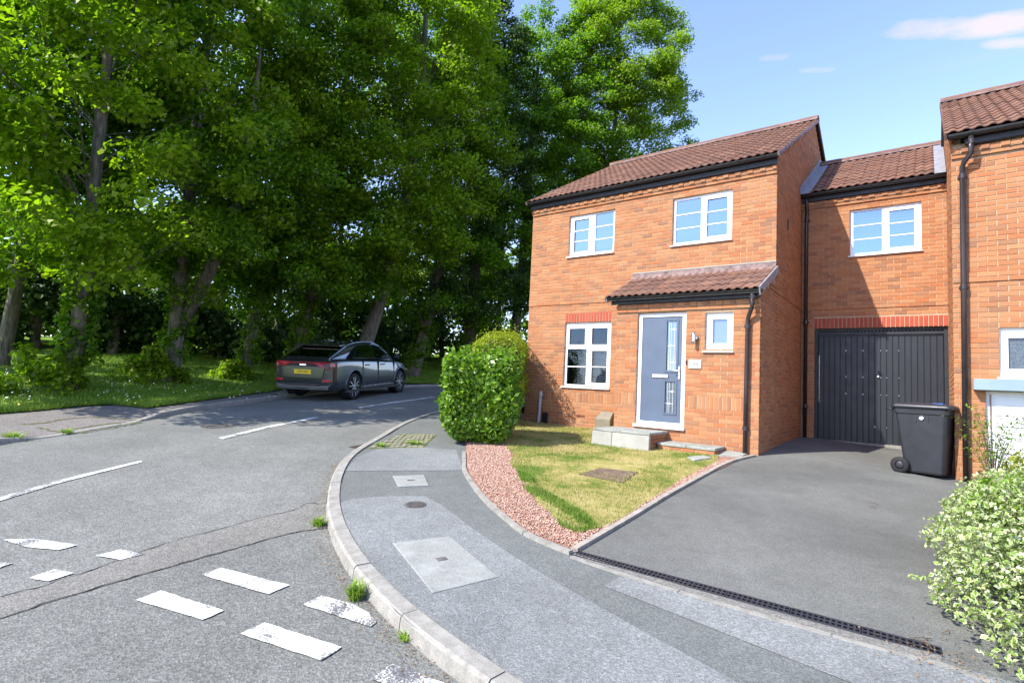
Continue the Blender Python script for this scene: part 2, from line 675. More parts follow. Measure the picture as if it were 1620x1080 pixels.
def leafmat(name, stops, trans=.54, rough=.5, tcol=None, edge=None):
    M = Mat(name)
    e = M.n('ShaderNodeNewGeometry').outputs['Random Per Island']
    p = M.pos()
    f = M.math('ADD', M.math('MULTIPLY', e, .75), M.math('MULTIPLY', M.noise(.7, 3, .6, p), .35), True)
    c = M.ramp(f, stops)
    M.b.inputs['Specular IOR Level'].default_value = .35
    M.set(c, rough)
    t = M.n('ShaderNodeBsdfTranslucent')
    M.l(M.mix(1.0, c, tcol or (1.12, 1.5, .5), 'MULTIPLY'), t.inputs['Color'])
    mx = M.n('ShaderNodeMixShader')
    mx.inputs[0].default_value = trans
    M.l(M.b.outputs[0], mx.inputs[1])
    M.l(t.outputs[0], mx.inputs[2])
    M.l(mx.outputs[0], M.out.inputs[0])
    return M.m


MATS['lime'] = leafmat('lime leaves', [(.15, (.042, .105, .010)), (.45, (.105, .205, .014)), (.75, (.185, .30, .016)), (1, (.28, .38, .022))])
MATS['lime_bright'] = leafmat('sunlit lime leaves', [(.15, (.09, .15, .008)), (.45, (.17, .25, .010)), (.8, (.25, .34, .014)), (1, (.33, .41, .025))])  # brighter copy of the lime leaves, with sunlight put into the colour
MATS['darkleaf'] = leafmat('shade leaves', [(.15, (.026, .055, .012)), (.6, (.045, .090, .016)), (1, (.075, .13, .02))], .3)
MATS['laurel'] = leafmat('hedge leaves', [(.15, (.050, .125, .012)), (.5, (.115, .235, .016)), (.8, (.185, .315, .020)), (1, (.28, .40, .035))], .25, .32)
MATS['privet'] = leafmat('golden privet leaves', [(.15, (.17, .22, .014)), (.5, (.27, .32, .018)), (1, (.38, .41, .03))], .35, .45)
MATS['varieg'] = leafmat('cream leaf edges', [(.12, (.22, .31, .07)), (.4, (.40, .46, .20)), (.75, (.54, .57, .34)), (1, (.64, .65, .47))], .25, .45, (1, 1.05, .6))
MATS['varieg_in'] = leafmat('green leaf centres', [(.1, (.09, .19, .02)), (.5, (.16, .28, .035)), (1, (.25, .37, .06))], .25, .4)
MATS['goldleaf'] = leafmat('yellow green leaves', [(.15, (.13, .17, .015)), (.5, (.24, .27, .018)), (1, (.38, .36, .03))], .3, .5)
MATS['ivy'] = leafmat('ivy leaves', [(.15, (.018, .045, .010)), (.6, (.032, .070, .014)), (1, (.05, .095, .02))], .15, .4)


def _lawn(name, dry, base=None):
    M = Mat(name)
    p = M.pos()
    n = M.math('ADD', M.math('MULTIPLY', M.noise(1.3, 4, .6, p), .7), M.math('MULTIPLY', M.noise(7, 5, .6, p), .35))
    if name.endswith('blades'):
        n = M.math('ADD', n, M.math('MULTIPLY', M.math('SUBTRACT', M.n('ShaderNodeNewGeometry').outputs['Random Per Island'], .5), .16))
    c = M.ramp(n, dry)
    return M.set(c, .9 if not name.endswith('blades') else .6, 0, .15, M.noise(45, 4, .7, p), .9, .02)


DRY = [(.36, (.085, .155, .022)), (.45, (.15, .19, .035)), (.52, (.27, .25, .075)), (.62, (.38, .32, .13))]
MATS['lawn'] = _lawn('dry lawn', DRY)
MATS['lawn_blade'] = _lawn('dry lawn blades', [(p_, tuple(min(1, x * 1.12) for x in c_)) for p_, c_ in DRY])
GRN = [(.36, (.080, .165, .014)), (.5, (.120, .215, .020)), (.62, (.17, .25, .032))]
MATS['verge'] = _lawn('verge turf', GRN)
MATS['verge_blade'] = _lawn('verge blades', [(p_, tuple(x * 1.15 for x in c_)) for p_, c_ in GRN])


def _bark():
    M = Mat('lime bark')
    p = M.pos()
    mp_ = M.n('ShaderNodeMapping')
    mp_.inputs['Scale'].default_value = (14, 14, 2.2)
    M.l(p, mp_.inputs[0])
    f = M.noise(1.0, 6, .7, mp_.outputs[0])
    c = M.ramp(f, [(.3, (.05, .042, .034)), (.5, (.15, .132, .105)), (.7, (.27, .245, .205))])
    c = M.mix(M.math('MULTIPLY', M.rng(M.noise(1.2, 4, .6, p), .5, .7), .5), c, (.10, .115, .06))
    return M.set(c, .95, 0, .15, f, .9, .05)


MATS['bark'] = _bark()
MATS['twig'] = plain('twig', (.12, .085, .055), .9, 0, .2, 12, .2)


def _gravel():
    M = Mat('pink gravel')
    c = M.ramp(M.each(), [(0, (.33, .18, .125)), (.35, (.44, .275, .20)), (.6, (.39, .235, .17)), (.8, (.49, .34, .26)), (1, (.53, .44, .36))])
    return M.set(c, .9, 0, .2, M.noise(200, 3, .7), .3, .003)


MATS['gravel'] = _gravel()
MATS['gravel_bed'] = (lambda M: M.set(M.ramp(M.voro(55, None, 'Color'), [(.1, (.26, .125, .09)), (.6, (.36, .195, .145)), (1, (.45, .29, .22))]),
                      .95, 0, .15, M.voro(55), 1., .02))(Mat('gravel bed'))
MATS['litter'] = leafmat('dry bud scales', [(.1, (.16, .085, .04)), (.6, (.26, .15, .065)), (1, (.36, .26, .14))], .2, .8)
MATS['carpaint'] = (lambda M: M.set(M.mix(M.noise(400, 2, .6), (.062, .070, .080), (.090, .102, .114)), .22, .8, .5))(Mat('graphite car paint'))
MATS['carpaint'].node_tree.nodes['Principled BSDF'].inputs['Coat Weight'].default_value = 1.0
MATS['carpaint'].node_tree.nodes['Principled BSDF'].inputs['Coat Roughness'].default_value = .04
MATS['carglass'] = plain('tinted car glass', (.20, .22, .24), .03, 1.0, 0, 3, 1.0)
MATS['carblack'] = plain('car black trim', (.010, .010, .011), .35, 0, .1, 5)
MATS['taillight'] = plain('red lamp lens', (.42, .012, .022), .15, 0, .15, 6, .8)
MATS['alloy'] = plain('alloy rim', (.66, .66, .67), .25, 1., .05, 8)
MATS['rimdark'] = plain('dark rim', (.020, .020, .022), .35, .4, .1, 8)
MATS['plate'] = plain('yellow plate', (.78, .55, .02), .5, 0, .03, 3)
MATS['ink'] = plain('black lettering', (.012, .012, .014), .6, 0, 0, 3)
MATS['plaque'] = plain('white plaque', (.78, .80, .80), .3, 0, .04, 6)
MATS['silver'] = plain('bright trim', (.60, .60, .60), .25, .9, .05, 5)
MATS['chalk'] = plain('chalk scuff', (.23, .235, .25), .95, 0, .3, 60, .1)
MATS['bluebag'] = plain('blue lid sticker', (.03, .14, .45), .4, 0, .1, 5)
MATS['redrim'] = plain('red lid edge', (.45, .06, .05), .5, 0, .1, 5)
MATS['daisy'] = plain('daisy petals', (.75, .75, .70), .7, 0, .05, 5)
MATS['daisy_gold'] = plain('dandelion petals', (.70, .52, .03), .7, 0, .05, 5)

# ------------------------------------------------------------------ the ground and its surfaces
gs = []
for a in range(-60, 61):
    gs.append(a)
XS = sorted(set([round(v, 2) for v in np.linspace(-40, 25, 66)] + [-400, -250, -150, -100, -75, -60, -50, 40, 60, 90, 150, 250, 400]))
YS = sorted(set([round(v, 2) for v in np.linspace(-30, 45, 76)] + [-400, -250, -150, -100, -75, -60, -45, 55, 70, 90, 130, 200, 300, 400]))
gv = [(x, y, road_z(x, y) - .11) for y in YS for x in XS]
gf = [(j * len(XS) + i, j * len(XS) + i + 1, (j + 1) * len(XS) + i + 1, (j + 1) * len(XS) + i) for j in range(len(YS) - 1) for i in range(len(XS) - 1)]
g = MB().add(gv, gf).build('ground', MATS['soil'], None, True, False)
tag(g, 'bare earth below the roads, gardens and trees', kind='structure')

NEARK = [(2.4, 8.6), (-.6, 7.4), (-2.3, 5.6), (-3.0, 3.6), (-3.0, 1.6), (-2.55, .2), (-2.11, -.88), (-1.22, -2.69), (-.17, -4.21), (.85, -5.62), (1.72, -6.47), (2.62, -7.16),
         (3.36, -7.62), (4.10, -7.98), (4.70, -8.20), (5.28, -8.36), (5.9, -8.47), (7.0, -8.6), (9, -8.75), (12, -8.95), (18, -9.3)]
NEARC = catmull(NEARK, .12)


def offset(c, d):
    out = []
    for i, p in enumerate(c):
        t = (c[min(i + 1, len(c) - 1)] - c[max(i - 1, 0)]).normalized()
        out.append(p + Vector((-t.y, t.x)) * d)
    return out


def thin(c, k):
    r = c[::k]
    if r[-1] != c[-1]:
        r = r + [c[-1]]
    return r


# the road: between the kerb faces, with the side road the photographer stands in
road_poly = thin(FARC, 3) + [(9, 12), (9, 9.6)] + thin(NEARC, 3) + [(18, -15), (10, -15.5), (8, -30), (-2, -30), (0.8, -15.5)]
road = sheet('road', road_poly, road_z, 0, MATS['road'], None, .6, 0, 'grey asphalt road with a give way junction, curving past the trees', 'structure')


def ground_quad(name, pix, fn, lift, m, parent, step=.3):
    return sheet(name, [P(x, y, fn) for x, y in pix], fn, lift, m, parent, step)


# trench reinstatement across the mouth of the junction
up = [(-160, 985), (0, 945), (110, 915), (240, 868), (300, 850), (360, 835), (420, 818), (470, 806), (487, 797), (518, 798)]
lo = [(516, 836), (470, 842), (415, 856), (330, 880), (200, 917), (90, 950), (0, 980), (-160, 1024)]
ground_quad('trench_patch', up + lo, road_z, .004, MATS['trench'], road, .25)
MATS['joint'] = plain('joint tar', (.022, .021, .020), .9, 0, .5, 20, .2)


def strip(pix, fn, w, lift, m, name, parent, wob=0.0, seed=1):
    rr = random.Random(seed)
    c = [P(x, y, fn) for x, y in pix]
    c = catmull(c, .06)
    L, R = [], []
    for i, p in enumerate(c):
        t = (c[min(i + 1, len(c) - 1)] - c[max(i - 1, 0)]).normalized()
        n = Vector((-t.y, t.x))
        q = p + n * (rr.random() - .5) * wob
        ww = w * (.5 + rr.random())
        L.append(q + n * ww / 2)
        R.append(q - n * ww / 2)
    v = [(p.x, p.y, fn(p.x, p.y) + lift) for p in L] + [(p.x, p.y, fn(p.x, p.y) + lift) for p in R]
    k = len(L)
    f = [(i, k + i, k + i + 1, i + 1) for i in range(k - 1)]
    return MB().add(v, f).build(name, m, parent)


strip(up[1:], road_z, .009, .008, MATS['joint'], 'trench_joint', road, .03, 3)
strip(list(reversed(lo[:-1])), road_z, .008, .008, MATS['joint'], 'trench_joint', road, .03, 4)

# give way and centre line paint
rg = random.Random(11)


def paint(pix, name='road_marking', lift=.009):
    pts = [P(x, y, road_z) for x, y in pix]
    out = []
    for i, p in enumerate(pts):
        q = pts[(i + 1) % len(pts)]
        n = max(1, int((q - p).length / .045))
        for k in range(n):
            a = p.lerp(q, k / n)
            out.append((a.x + rg.uniform(-.004, .004), a.y + rg.uniform(-.004, .004)))
    sheet(name, out, road_z, lift, MATS['paint'], road, .4)


paint([(349, 899), (457.6, 927.5), (424, 941.5), (319, 911)])
paint([(508.5, 943.4), (560, 958), (583, 972), (596, 986), (586, 993), (479, 958.4)])
paint([(254, 936), (355.5, 967), (320, 982.5), (214.4, 951.6)])
paint([(418, 986.5), (540.4, 1026), (507, 1047), (380, 1005)])
paint([(620, 1051), (745, 1098), (712, 1122), (585.5, 1076)])
paint([(5, 855), (52, 853), (122, 863), (92, 871.5), (40, 866)])
paint([(190, 870.5), (229, 878), (190, 887), (151, 880.5)])
paint([(-60, 885), (20, 893), (-5, 900.5), (-75, 892)])
paint([(86, 901.5), (118, 907.5), (76, 921.5), (45, 915.5)])
paint([(-20, 793), (100, 758.5), (223, 729), (225, 731.5), (100, 763), (-20, 799)])
paint([(345, 693), (420, 675), (503, 658.5), (505, 660.8), (420, 678), (352, 695.5)])
paint([(567, 644.2), (620, 636), (690, 627), (692, 628.6), (620, 638), (569, 646)])

# kerbs: concrete stones about 0.9 m long


def kerb(name, path, length, fn, side, height, width, parent_label, keep, dropfn=None, seed=1):
    rr = random.Random(seed)
    e = empty(name, (path[0].x, path[0].y, fn(*path[0])), parent_label, None, None, 'structure')
    cum = [0.0]
    for a, b in zip(path, path[1:]):
        cum.append(cum[-1] + (b - a).length)

    def at(s):
        s = min(max(s, 0), cum[-1] - 1e-6)
        i = max(0, int(np.searchsorted(cum, s)) - 1)
        t = (s - cum[i]) / (cum[i + 1] - cum[i])
        p = path[i].lerp(path[i + 1], t)
        i0, i1 = max(0, i - 2), min(len(path) - 1, i + 3)
        d = (path[i1] - path[i0]).normalized()
        return p, Vector((-d.y, d.x)) * side
    s = rr.uniform(0, .4)
    while s < cum[-1] - length:
        p, _ = at(s + length / 2)
        if keep(p):
            n = 5
            vs = []
            dz = rr.uniform(-.005, .005)
            for k in range(n + 1):
                q, nn = at(s + .005 + (length - .01) * k / n)
                h = height * (dropfn(q.x, q.y) if dropfn else 1) + dz
                z = fn(q.x, q.y)
                for w, hh in ((0.0, -.06), (.012, h - .022), (.03, h - .002), (width, h + .004), (width, -.06)):
                    vs.append((q.x + nn.x * w, q.y + nn.y * w, z + hh))
            fs = []
            for k in range(n):
                for j in range(4):
                    fs.append((k * 5 + j, k * 5 + j + 1, (k + 1) * 5 + j + 1, (k + 1) * 5 + j))
            fs += [(0, 1, 2, 3, 4), tuple(n * 5 + j for j in (4, 3, 2, 1, 0))]
            MB().add(vs, fs).build('kerb_stone', MATS['concrete'], e)
        s += length
    return e


kerb('kerb', NEARC, .86, road_z, 1, .105, .135, 'pale concrete kerb curving round the near pavement corner', lambda p: p.y < 4 and p.x < 11, None, 3)
kerb('kerb', FARC, .9, road_z, 1, .105, .13, 'low concrete kerb along the far grass verge by the parked car', lambda p: p.y > -11 and p.x < -1.5,
     kerb_drop, 5)

# near pavement
back = [(20, -6.2), (9.5, -6.25), (7.9, -6.42), (5.32, -6.56), (4.72, -6.36), (3.80, -5.80), (2.62, -4.85), (1.72, -3.95), (1.3, -3.4), (.1, -2.2), (-.5, -1.3), (-1.4, .6), (-1.6, 2.4), (-.9, 4.4), (.4, 5.8), (3, 7)]
inner = thin(offset(NEARC, .13), 3)
pavement = sheet('pavement', list(reversed(inner)) + list(reversed(back)), near_z, 0.0, MATS['path_dark'], None, .5, 0,
                 'dark asphalt pavement rounding the corner in front of the garden', 'structure')


def onk(px, py):        # pixel on the pavement kept just behind the kerb
    return P(px, py, near_z)


patch = [(533, 798), (556, 789), (610, 785.5), (672, 784.5), (700, 800), (745, 834), (800, 872), (860, 910), (930, 950), (1010, 996), (1100, 1044), (1200, 1098), (1290, 1150),
         (1100, 1250), (960, 1180), (800, 1078), (745, 1050), (692, 1018), (648, 988), (625, 968), (592, 922), (566, 880), (545, 842), (535, 815)]
ground_quad('pavement_patch', patch, near_z, .004, MATS['path_light'], pavement, .3)
ground_quad('pavement_patch', [(955, 928), (986, 910), (1100, 940), (1250, 982), (1480, 1046), (1640, 1090), (1620, 1180), (1350, 1083), (1120, 992)], near_z, .004,
            MATS['path_light'], pavement, .3)
ground_quad('pavement_patch', [(546, 745), (566, 722), (600, 709.5), (668, 708), (722, 712), (733, 744)], near_z, .004, MATS['path_light'], pavement, .3)

# block paved patch behind the gully
MATS['moss'] = plain('moss', (.12, .13, .045), .95, 0, .45, 14, .1, .6)
c4 = [P(582, 709), P(637, 686), P(690, 687.5), P(668, 708)]
rb = random.Random(5)
ground_quad('moss_joint', [(580, 709.5), (637, 685.5), (692, 687), (669, 708.5)], near_z, .0035, MATS['moss'], pavement)
nu, nv = 9, 6
for i in range(nu):
    for j in range(nv):
        sh = .5 * (j % 2) / nu

        def q(u, v):
            u = min(max(u, 0), 1)
            return c4[0].lerp(c4[3], u).lerp(c4[1].lerp(c4[2], u), v)
        u0, u1, v0, v1 = i / nu + sh + .012, (i + 1) / nu + sh - .012, j / nv + .03, (j + 1) / nv - .03
        if u1 > 1.0:
            u1 = .995
        if u1 - u0 < .03:
            continue
        lift = rb.uniform(.004, .016)
        cs = [q(u0, v0), q(u1, v0), q(u1, v1), q(u0, v1)]
        vs = [(p.x, p.y, near_z(p.x, p.y) - .02) for p in cs] + [(p.x, p.y, near_z(p.x, p.y) + lift) for p in cs]
        MB().add(vs, [(4, 5, 6, 7), (0, 1, 5, 4), (1, 2, 6, 5), (2, 3, 7, 6), (3, 0, 4, 7)]).build('paving_block', MATS['block'], pavement)

# far pavement and verge
fin = thin(offset(FARC, .125), 3)
grass_edge = [(-200, 672), (-60, 661), (0, 655), (60, 650.5), (130, 643), (180, 640.5), (235, 646), (330, 633), (420, 621), (455, 616)]
ge = [P(x, y, far_z) for x, y in grass_edge]
fin_a = [p for p in fin if p.y < 5.2]
ge2 = ge + [Vector((-8.95, 1.0)), Vector((-9.9, 4.6))]
far_pav = sheet('pavement', fin_a + list(reversed(ge2)), far_z, 0, MATS['path_far'], None, .4, 0, 'old speckled footway along the far verge by the parked car', 'structure')
ge3 = ge2 + [Vector((-9.7, 6.6)), Vector((-8.6, 8.6)), Vector((-6.9, 10.2)), Vector((-4.3, 11.4)), Vector((-1, 12.1)), Vector((5, 12.6)), Vector((14, 13)), Vector((14, 45)), Vector((-45, 45)), Vector((-45, -26)), Vector((-6, -26))]
verge = sheet('verge', ge3, lambda x, y: road_z(x, y) + .10, .012, MATS['verge'], None, .9, 0, 'green grass bank under the trees across the road', 'structure')
# moss in the joints of the dropped crossing
for k, pp in enumerate(([(38, 672), (75, 668), (110, 662), (150, 660)], [(60, 676), (95, 684), (118, 685), (180, 676), (222, 667)], [(150, 660), (190, 663), (225, 664)],
                        [(110, 680), (150, 673), (190, 669)])):
    strip(pp, far_z, .05, .006, MATS['moss'], 'moss_line', far_pav, .07, 20 + k)

# drive
drive_poly = [tuple(P(903, 880)), tuple(P(1120, 950)), tuple(P(1300, 1001)), tuple(P(1491, 1043)), tuple(P(1700, 1090)), (9.3, -6.1), (9.3, -.2), (8.15, -.2), (8.12, 2.7), (5.5, 2.7), (5.58, -1.05), (5.42, -1.15), (5.22, -2.4), (5.22, -4.6)]
drive = sheet('driveway', drive_poly, near_z, .001, MATS['drive'], None, .4, 0, 'smooth dark asphalt driveway up to the garage door', 'structure')

# front garden: gravel bed, lawn
gard = [P(737, 716), P(737, 745), P(772, 795), P(831, 844), P(906, 871), P(1000, 818), P(1100, 760), P(1172, 727), Vector((5.45, -1.2)), Vector((2.95, -1.15)), Vector((2.95, .05)),
        Vector((-.1, .05)), Vector((-1.2, .4)), Vector((-.4, -1.3)), Vector((.3, -2.4))]
bed = sheet('gravel_bed', gard, near_z, .012, MATS['gravel_bed'], None, .3, 0, 'bed of pink stone chippings along the garden edge', 'structure')
lawn_px = [(812, 722), (806, 735), (822, 752), (838, 778), (850, 798), (872, 815), (890, 838), (915, 846), (946, 840), (985, 822), (1020, 798), (1075, 762), (1112, 742), (1135, 731)]
lawn_poly = [P(x, y) for x, y in lawn_px] + [Vector((5.0, -1.25)), Vector((2.95, -1.13)), Vector((2.94, -.01)), Vector((-.1, -.01)), Vector((.5, -1.5)), Vector((1.3, -2.6))]
lawn = sheet('lawn', lawn_poly, near_z, .022, MATS['lawn'], None, .25, 0, 'parched yellow green lawn in front of the door', 'structure')
# right hand planting bed below the shrubs
rbed = [(8.5, -6.3), (8.35, -5), (8.35, -3), (8.3, -1.0), (8.3, -.35), (14, -.35), (14, -6.1), (9.5, -6.15)]
sheet('soil', rbed, near_z, .02, MATS['soil'], None, .5, 0, 'brown planting bed under the shrubs beside the driveway', 'structure')


def edging(name, pts, w, h, length, m, label, fn=near_z, gap=.006, seed=2, piece='edging_stone'):
    c = catmull(pts, .05)
    rr = random.Random(seed)
    e = empty(name, (c[0].x, c[0].y, fn(*c[0])), label, None, None, 'structure')
    k = max(2, int(length / .05))
    i = 0
    while i < len(c) - 2:
        seg = c[i:i + k + 1]
        if len(seg) < 2:
            break
        vs = []
        dz = rr.uniform(-.004, .004)
        nseg = len(seg)
        for j, p in enumerate(seg):
            t = (seg[min(j + 1, nseg - 1)] - seg[max(j - 1, 0)]).normalized()
            n = Vector((-t.y, t.x))
            q = p + t * (gap if j == 0 else (-gap if j == nseg - 1 else 0))
            z = fn(q.x, q.y)
            for a, b in ((-w / 2, -.05), (-w / 2, h), (w / 2, h), (w / 2, -.05)):
                vs.append((q.x + n.x * a, q.y + n.y * a, z + b + (dz if b > 0 else 0)))
        fs = [(j * 4 + a, j * 4 + a + 1, j * 4 + a + 5, j * 4 + a + 4) for j in range(nseg - 1) for a in range(3)]
        fs += [(0, 1, 2, 3), tuple((nseg - 1) * 4 + a for a in (3, 2, 1, 0))]
        MB().add(vs, fs).build(piece, m, e)
        i += k
    return e


edging('garden_edging', [P(734, 716), P(734, 730), P(735, 746), P(751, 772), P(771, 796), P(800, 822), P(831, 846), P(868, 863), P(904, 877)], .055, .03, .9, MATS['concrete'],
       'curved pale concrete edging between pavement and pink gravel', seed=3)
edging('garden_edging', [P(908, 872.5), P(1000, 818.5), P(1050, 788), P(1100, 760), P(1145, 736), P(1172, 727), Vector((5.55, -1.2))], .06, .035, .95, MATS['timberedge'],
       'straight narrow edging strip between lawn and driveway', seed=4)
edging('garden_edging', [P(903, 881), P(1000, 914), P(1120, 950), P(1250, 988), P(1380, 1024), P(1490, 1052), P(1570, 1080)], .05, .006, .92, MATS['concrete'],
       'thin pale concrete edging between channel drain and pavement', seed=6)
hp = [P(905, 879), P(1000, 911), P(1120, 947), P(1250, 985), P(1380, 1021), P(1490, 1049), P(1490, 1037), P(1380, 1010), P(1250, 977), P(1120, 939), P(1000, 904), P(906, 875)]
sheet('drain_haunch', hp, near_z, .005, MATS['trench'], pavement, .3)

# channel drain
dr = empty('channel_drain', (5.3, -6.42, near_z(5.3, -6.42)), 'black slotted plastic channel drain across the foot of the driveway', 'drain')
d0, d1 = P(908, 875), P(1491, 1032)
D = (d1 - d0)
Ld = D.length
tdir = D.normalized()
ndir = Vector((-tdir.y, tdir.x))


def dpt(s, w, h):
    q = d0 + tdir * s + ndir * w
    return (q.x, q.y, near_z(q.x, q.y) + h)


def dbar(mb, s0, s1, w0, w1, h0, h1):
    vs = [dpt(s, w, h) for h in (h0, h1) for (s, w) in ((s0, w0), (s1, w0), (s1, w1), (s0, w1))]
    mb.add(vs, [(4, 5, 6, 7), (0, 1, 5, 4), (1, 2, 6, 5), (2, 3, 7, 6), (3, 0, 4, 7)])


nmod = 6
for k in range(nmod):
    a, b = Ld * k / nmod + .003, Ld * (k + 1) / nmod - .003
    mb = MB()
    for w0, w1 in ((-.058, -.044), (-.006, .006), (.044, .058)):
        dbar(mb, a, b, w0, w1, -.01, .008)
    n = int((b - a) / .031)
    for i in range(n + 1):
        s = a + (b - a) * i / n
        dbar(mb, max(a, s - .006), min(b, s + .006), -.044, .044, -.012, .006)
    mb.build('drain_grate', MATS['drainplastic'], dr)
mb = MB()
vs = [dpt(s, w, .0035) for s in (0, Ld * .25, Ld * .5, Ld * .75, Ld) for w in (-.056, .056)]
mb.add(vs, [(2 * i, 2 * i + 2, 2 * i + 3, 2 * i + 1) for i in range(4)])
mb.build('channel', MATS['dark'], dr)


MATS['oldiron'] = plain('worn iron cover', (.115, .108, .10), .8, .1, .35, 14, .4, .5)


def cover(name, pix, label, m, border, lift=.012, handle=None, split=None, fn=near_z, cat='access cover'):
    c = [P(x, y, fn) for x, y in pix]
    ctr = sum(c, Vector((0, 0))) / 4
    e = empty(name, (ctr.x, ctr.y, fn(*ctr)), label, cat, 'concrete access covers in the pavement' if name == 'access_cover' else None)

    def q(u, v):
        return c[0].lerp(c[1], u).lerp(c[3].lerp(c[2], u), v)

    def plate(nm, u0, u1, v0, v1, h, mm, z0=-.02):
        cs = [q(u0, v0), q(u1, v0), q(u1, v1), q(u0, v1)]
        ins = []
        cc = sum(cs, Vector((0, 0))) / 4
        ins = [p.lerp(cc, .02) for p in cs]
        vs = [(p.x, p.y, fn(p.x, p.y) + z0) for p in cs] + [(p.x, p.y, fn(p.x, p.y) + h - .003) for p in cs] + [(p.x, p.y, fn(p.x, p.y) + h) for p in ins]
        fs = [(8, 9, 10, 11)]
        for s in (0, 4):
            fs += [(s + i, s + (i + 1) % 4, s + 4 + (i + 1) % 4, s + 4 + i) for i in range(4)]
        return MB().add(vs, fs).build(nm, mm, e)
    b = border
    if b:
        for u0, u1, v0, v1 in ((-b, 1 + b, -b, 0), (-b, 1 + b, 1, 1 + b), (-b, 0, 0, 1), (1, 1 + b, 0, 1)):
            plate('frame', u0, u1, v0, v1, lift - .004, MATS['iron'] if m is not MATS['slab'] else MATS['concrete'])
    if split:
        for k in range(split):
            plate('cover_slab', k / split + .006, (k + 1) / split - .006, .008, .992, lift, m)
    else:
        plate('cover_slab', .008, .992, .008, .992, lift, m)
    if handle:
        plate('lifting_plate', handle[0], handle[1], handle[2], handle[3], lift + .004, MATS['oldiron'], .0)
    return e


cover('access_cover', [(620, 860), (711, 849), (790, 914), (684, 941)], 'large pale concrete access cover in the pavement near the kerb corner', MATS['slab'], 0, .012, (.42, .58, .465, .525))
cover('access_cover', [(621, 753.5), (671, 752), (679, 769), (630, 771)], 'small pale concrete access cover in the pavement beside the gravel', MATS['slab'], 0, .012, (.38, .62, .45, .53))
lc = cover('inspection_cover', [(917, 753), (950, 743), (1008, 750), (985, 767)], 'rusty brown metal inspection cover sunk in the dry lawn', MATS['rustcover'], .02, .03)
cover('road_gully', [(552, 707), (577, 702), (592, 704), (578, 712)], 'brown iron gully grate beside the kerb in the road', MATS['iron'], .03, .006, None, 5, road_z, 'gully grate')




def disc_cover(name, px, py, r, label, fn, m, cat, lift=.006):
    p = P(px, py, fn)
    e = empty(name, (p.x, p.y, fn(*p)), label, cat)
    for nm, r0, r1, h in (('frame', r * .9, r, lift), ('lid', 0, r * .87, lift + .002)):
        vs, fs = [], []
        n = 28
        for k in range(n):
            a = 2 * pi * k / n
            for rr_ in (r0, r1):
                x, y = p.x + rr_ * cos(a), p.y + rr_ * sin(a)
                vs.append((x, y, fn(x, y) + h))
        for k in range(n):
            fs.append((2 * k, 2 * k + 1, 2 * ((k + 1) % n) + 1, 2 * ((k + 1) % n)))
        MB().add(vs, fs).build(nm, m, e)
    mb = MB()
    for i in range(-4, 5):
        for j in range(-4, 5):
            x, y = i * r * .19 + (j % 2) * r * .09, j * r * .19
            if x * x + y * y < (r * .8) ** 2:
                z = fn(p.x + x, p.y + y)
                mb.box(p.x + x - r * .06, p.x + x + r * .06, p.y + y - r * .06, p.y + y + r * .06, z + lift, z + lift + .008)
    mb.build('lid_studs', m, e)


disc_cover('manhole_cover', 346, 673.5, .33, 'round iron manhole cover in the road before the centre line', road_z, MATS['oldiron'], 'manhole cover')
disc_cover('stop_tap_cover', 657, 799, .12, 'small round iron cover set in the pavement patch', near_z, MATS['oldiron'], 'stop tap cover')
ps = [P(1087, 727), P(1112, 724.5), P(1126, 728), P(1098, 732.5)]
stone = MB()
stone.add([(p.x, p.y, near_z(p.x, p.y) + h) for h in (0, .05) for p in ps], [(4, 5, 6, 7), (0, 1, 5, 4), (1, 2, 6, 5), (2, 3, 7, 6), (3, 0, 4, 7)])
tag(stone.build('stepping_stone', MATS['grey_slab'], None, bevel=.008), 'small grey stone lying in the lawn near the driveway edge', 'stone')
# chalk marks on the resurfaced footway
for k, pp in enumerate(([(702, 943), (712, 958), (726, 980)], [(752, 985), (760, 972), (782, 968), (795, 976), (790, 985), (770, 990)], [(768, 992), (780, 1005), (790, 1012)], [(712, 1000), (722, 1020), (735, 1034)])):
    strip(pp, near_z, .007, .006, MATS['chalk'], 'chalk_mark', pavement, .012, 60 + k)
# ------------------------------------------------------------------ brickwork
X, Y, Z = Vector((1, 0, 0)), Vector((0, 1, 0)), Vector((0, 0, 1))
BRICKS = {}          # shared meshes by length, height
CH = .0035


def brick_geo(L, H, D=.025):
    l, h = L / 2, H / 2
    v = [(-l, CH, -h), (l, CH, -h), (l, CH, h), (-l, CH, h), (-l + CH, 0, -h + CH), (l - CH, 0, -h + CH), (l - CH, 0, h - CH), (-l + CH, 0, h - CH),
         (-l, D, -h), (l, D, -h), (l, D, h), (-l, D, h)]
    f = [(4, 5, 6, 7)]
    for i in range(4):
        j = (i + 1) % 4
        f += [(i, j, j + 4, i + 4), (i + 8, j + 8, j, i)]
    return v, f


def brick_mesh(L, H, m, D=.025):
    k = (round(L, 2), round(H, 2), m.name, round(D, 2))
    if k not in BRICKS:
        v, f = brick_geo(k[0], k[1], D)
        me = MB().add(v, f).mesh('brick', recalc=False)
        me.materials.append(m)
        BRICKS[k] = me
    return BRICKS[k]


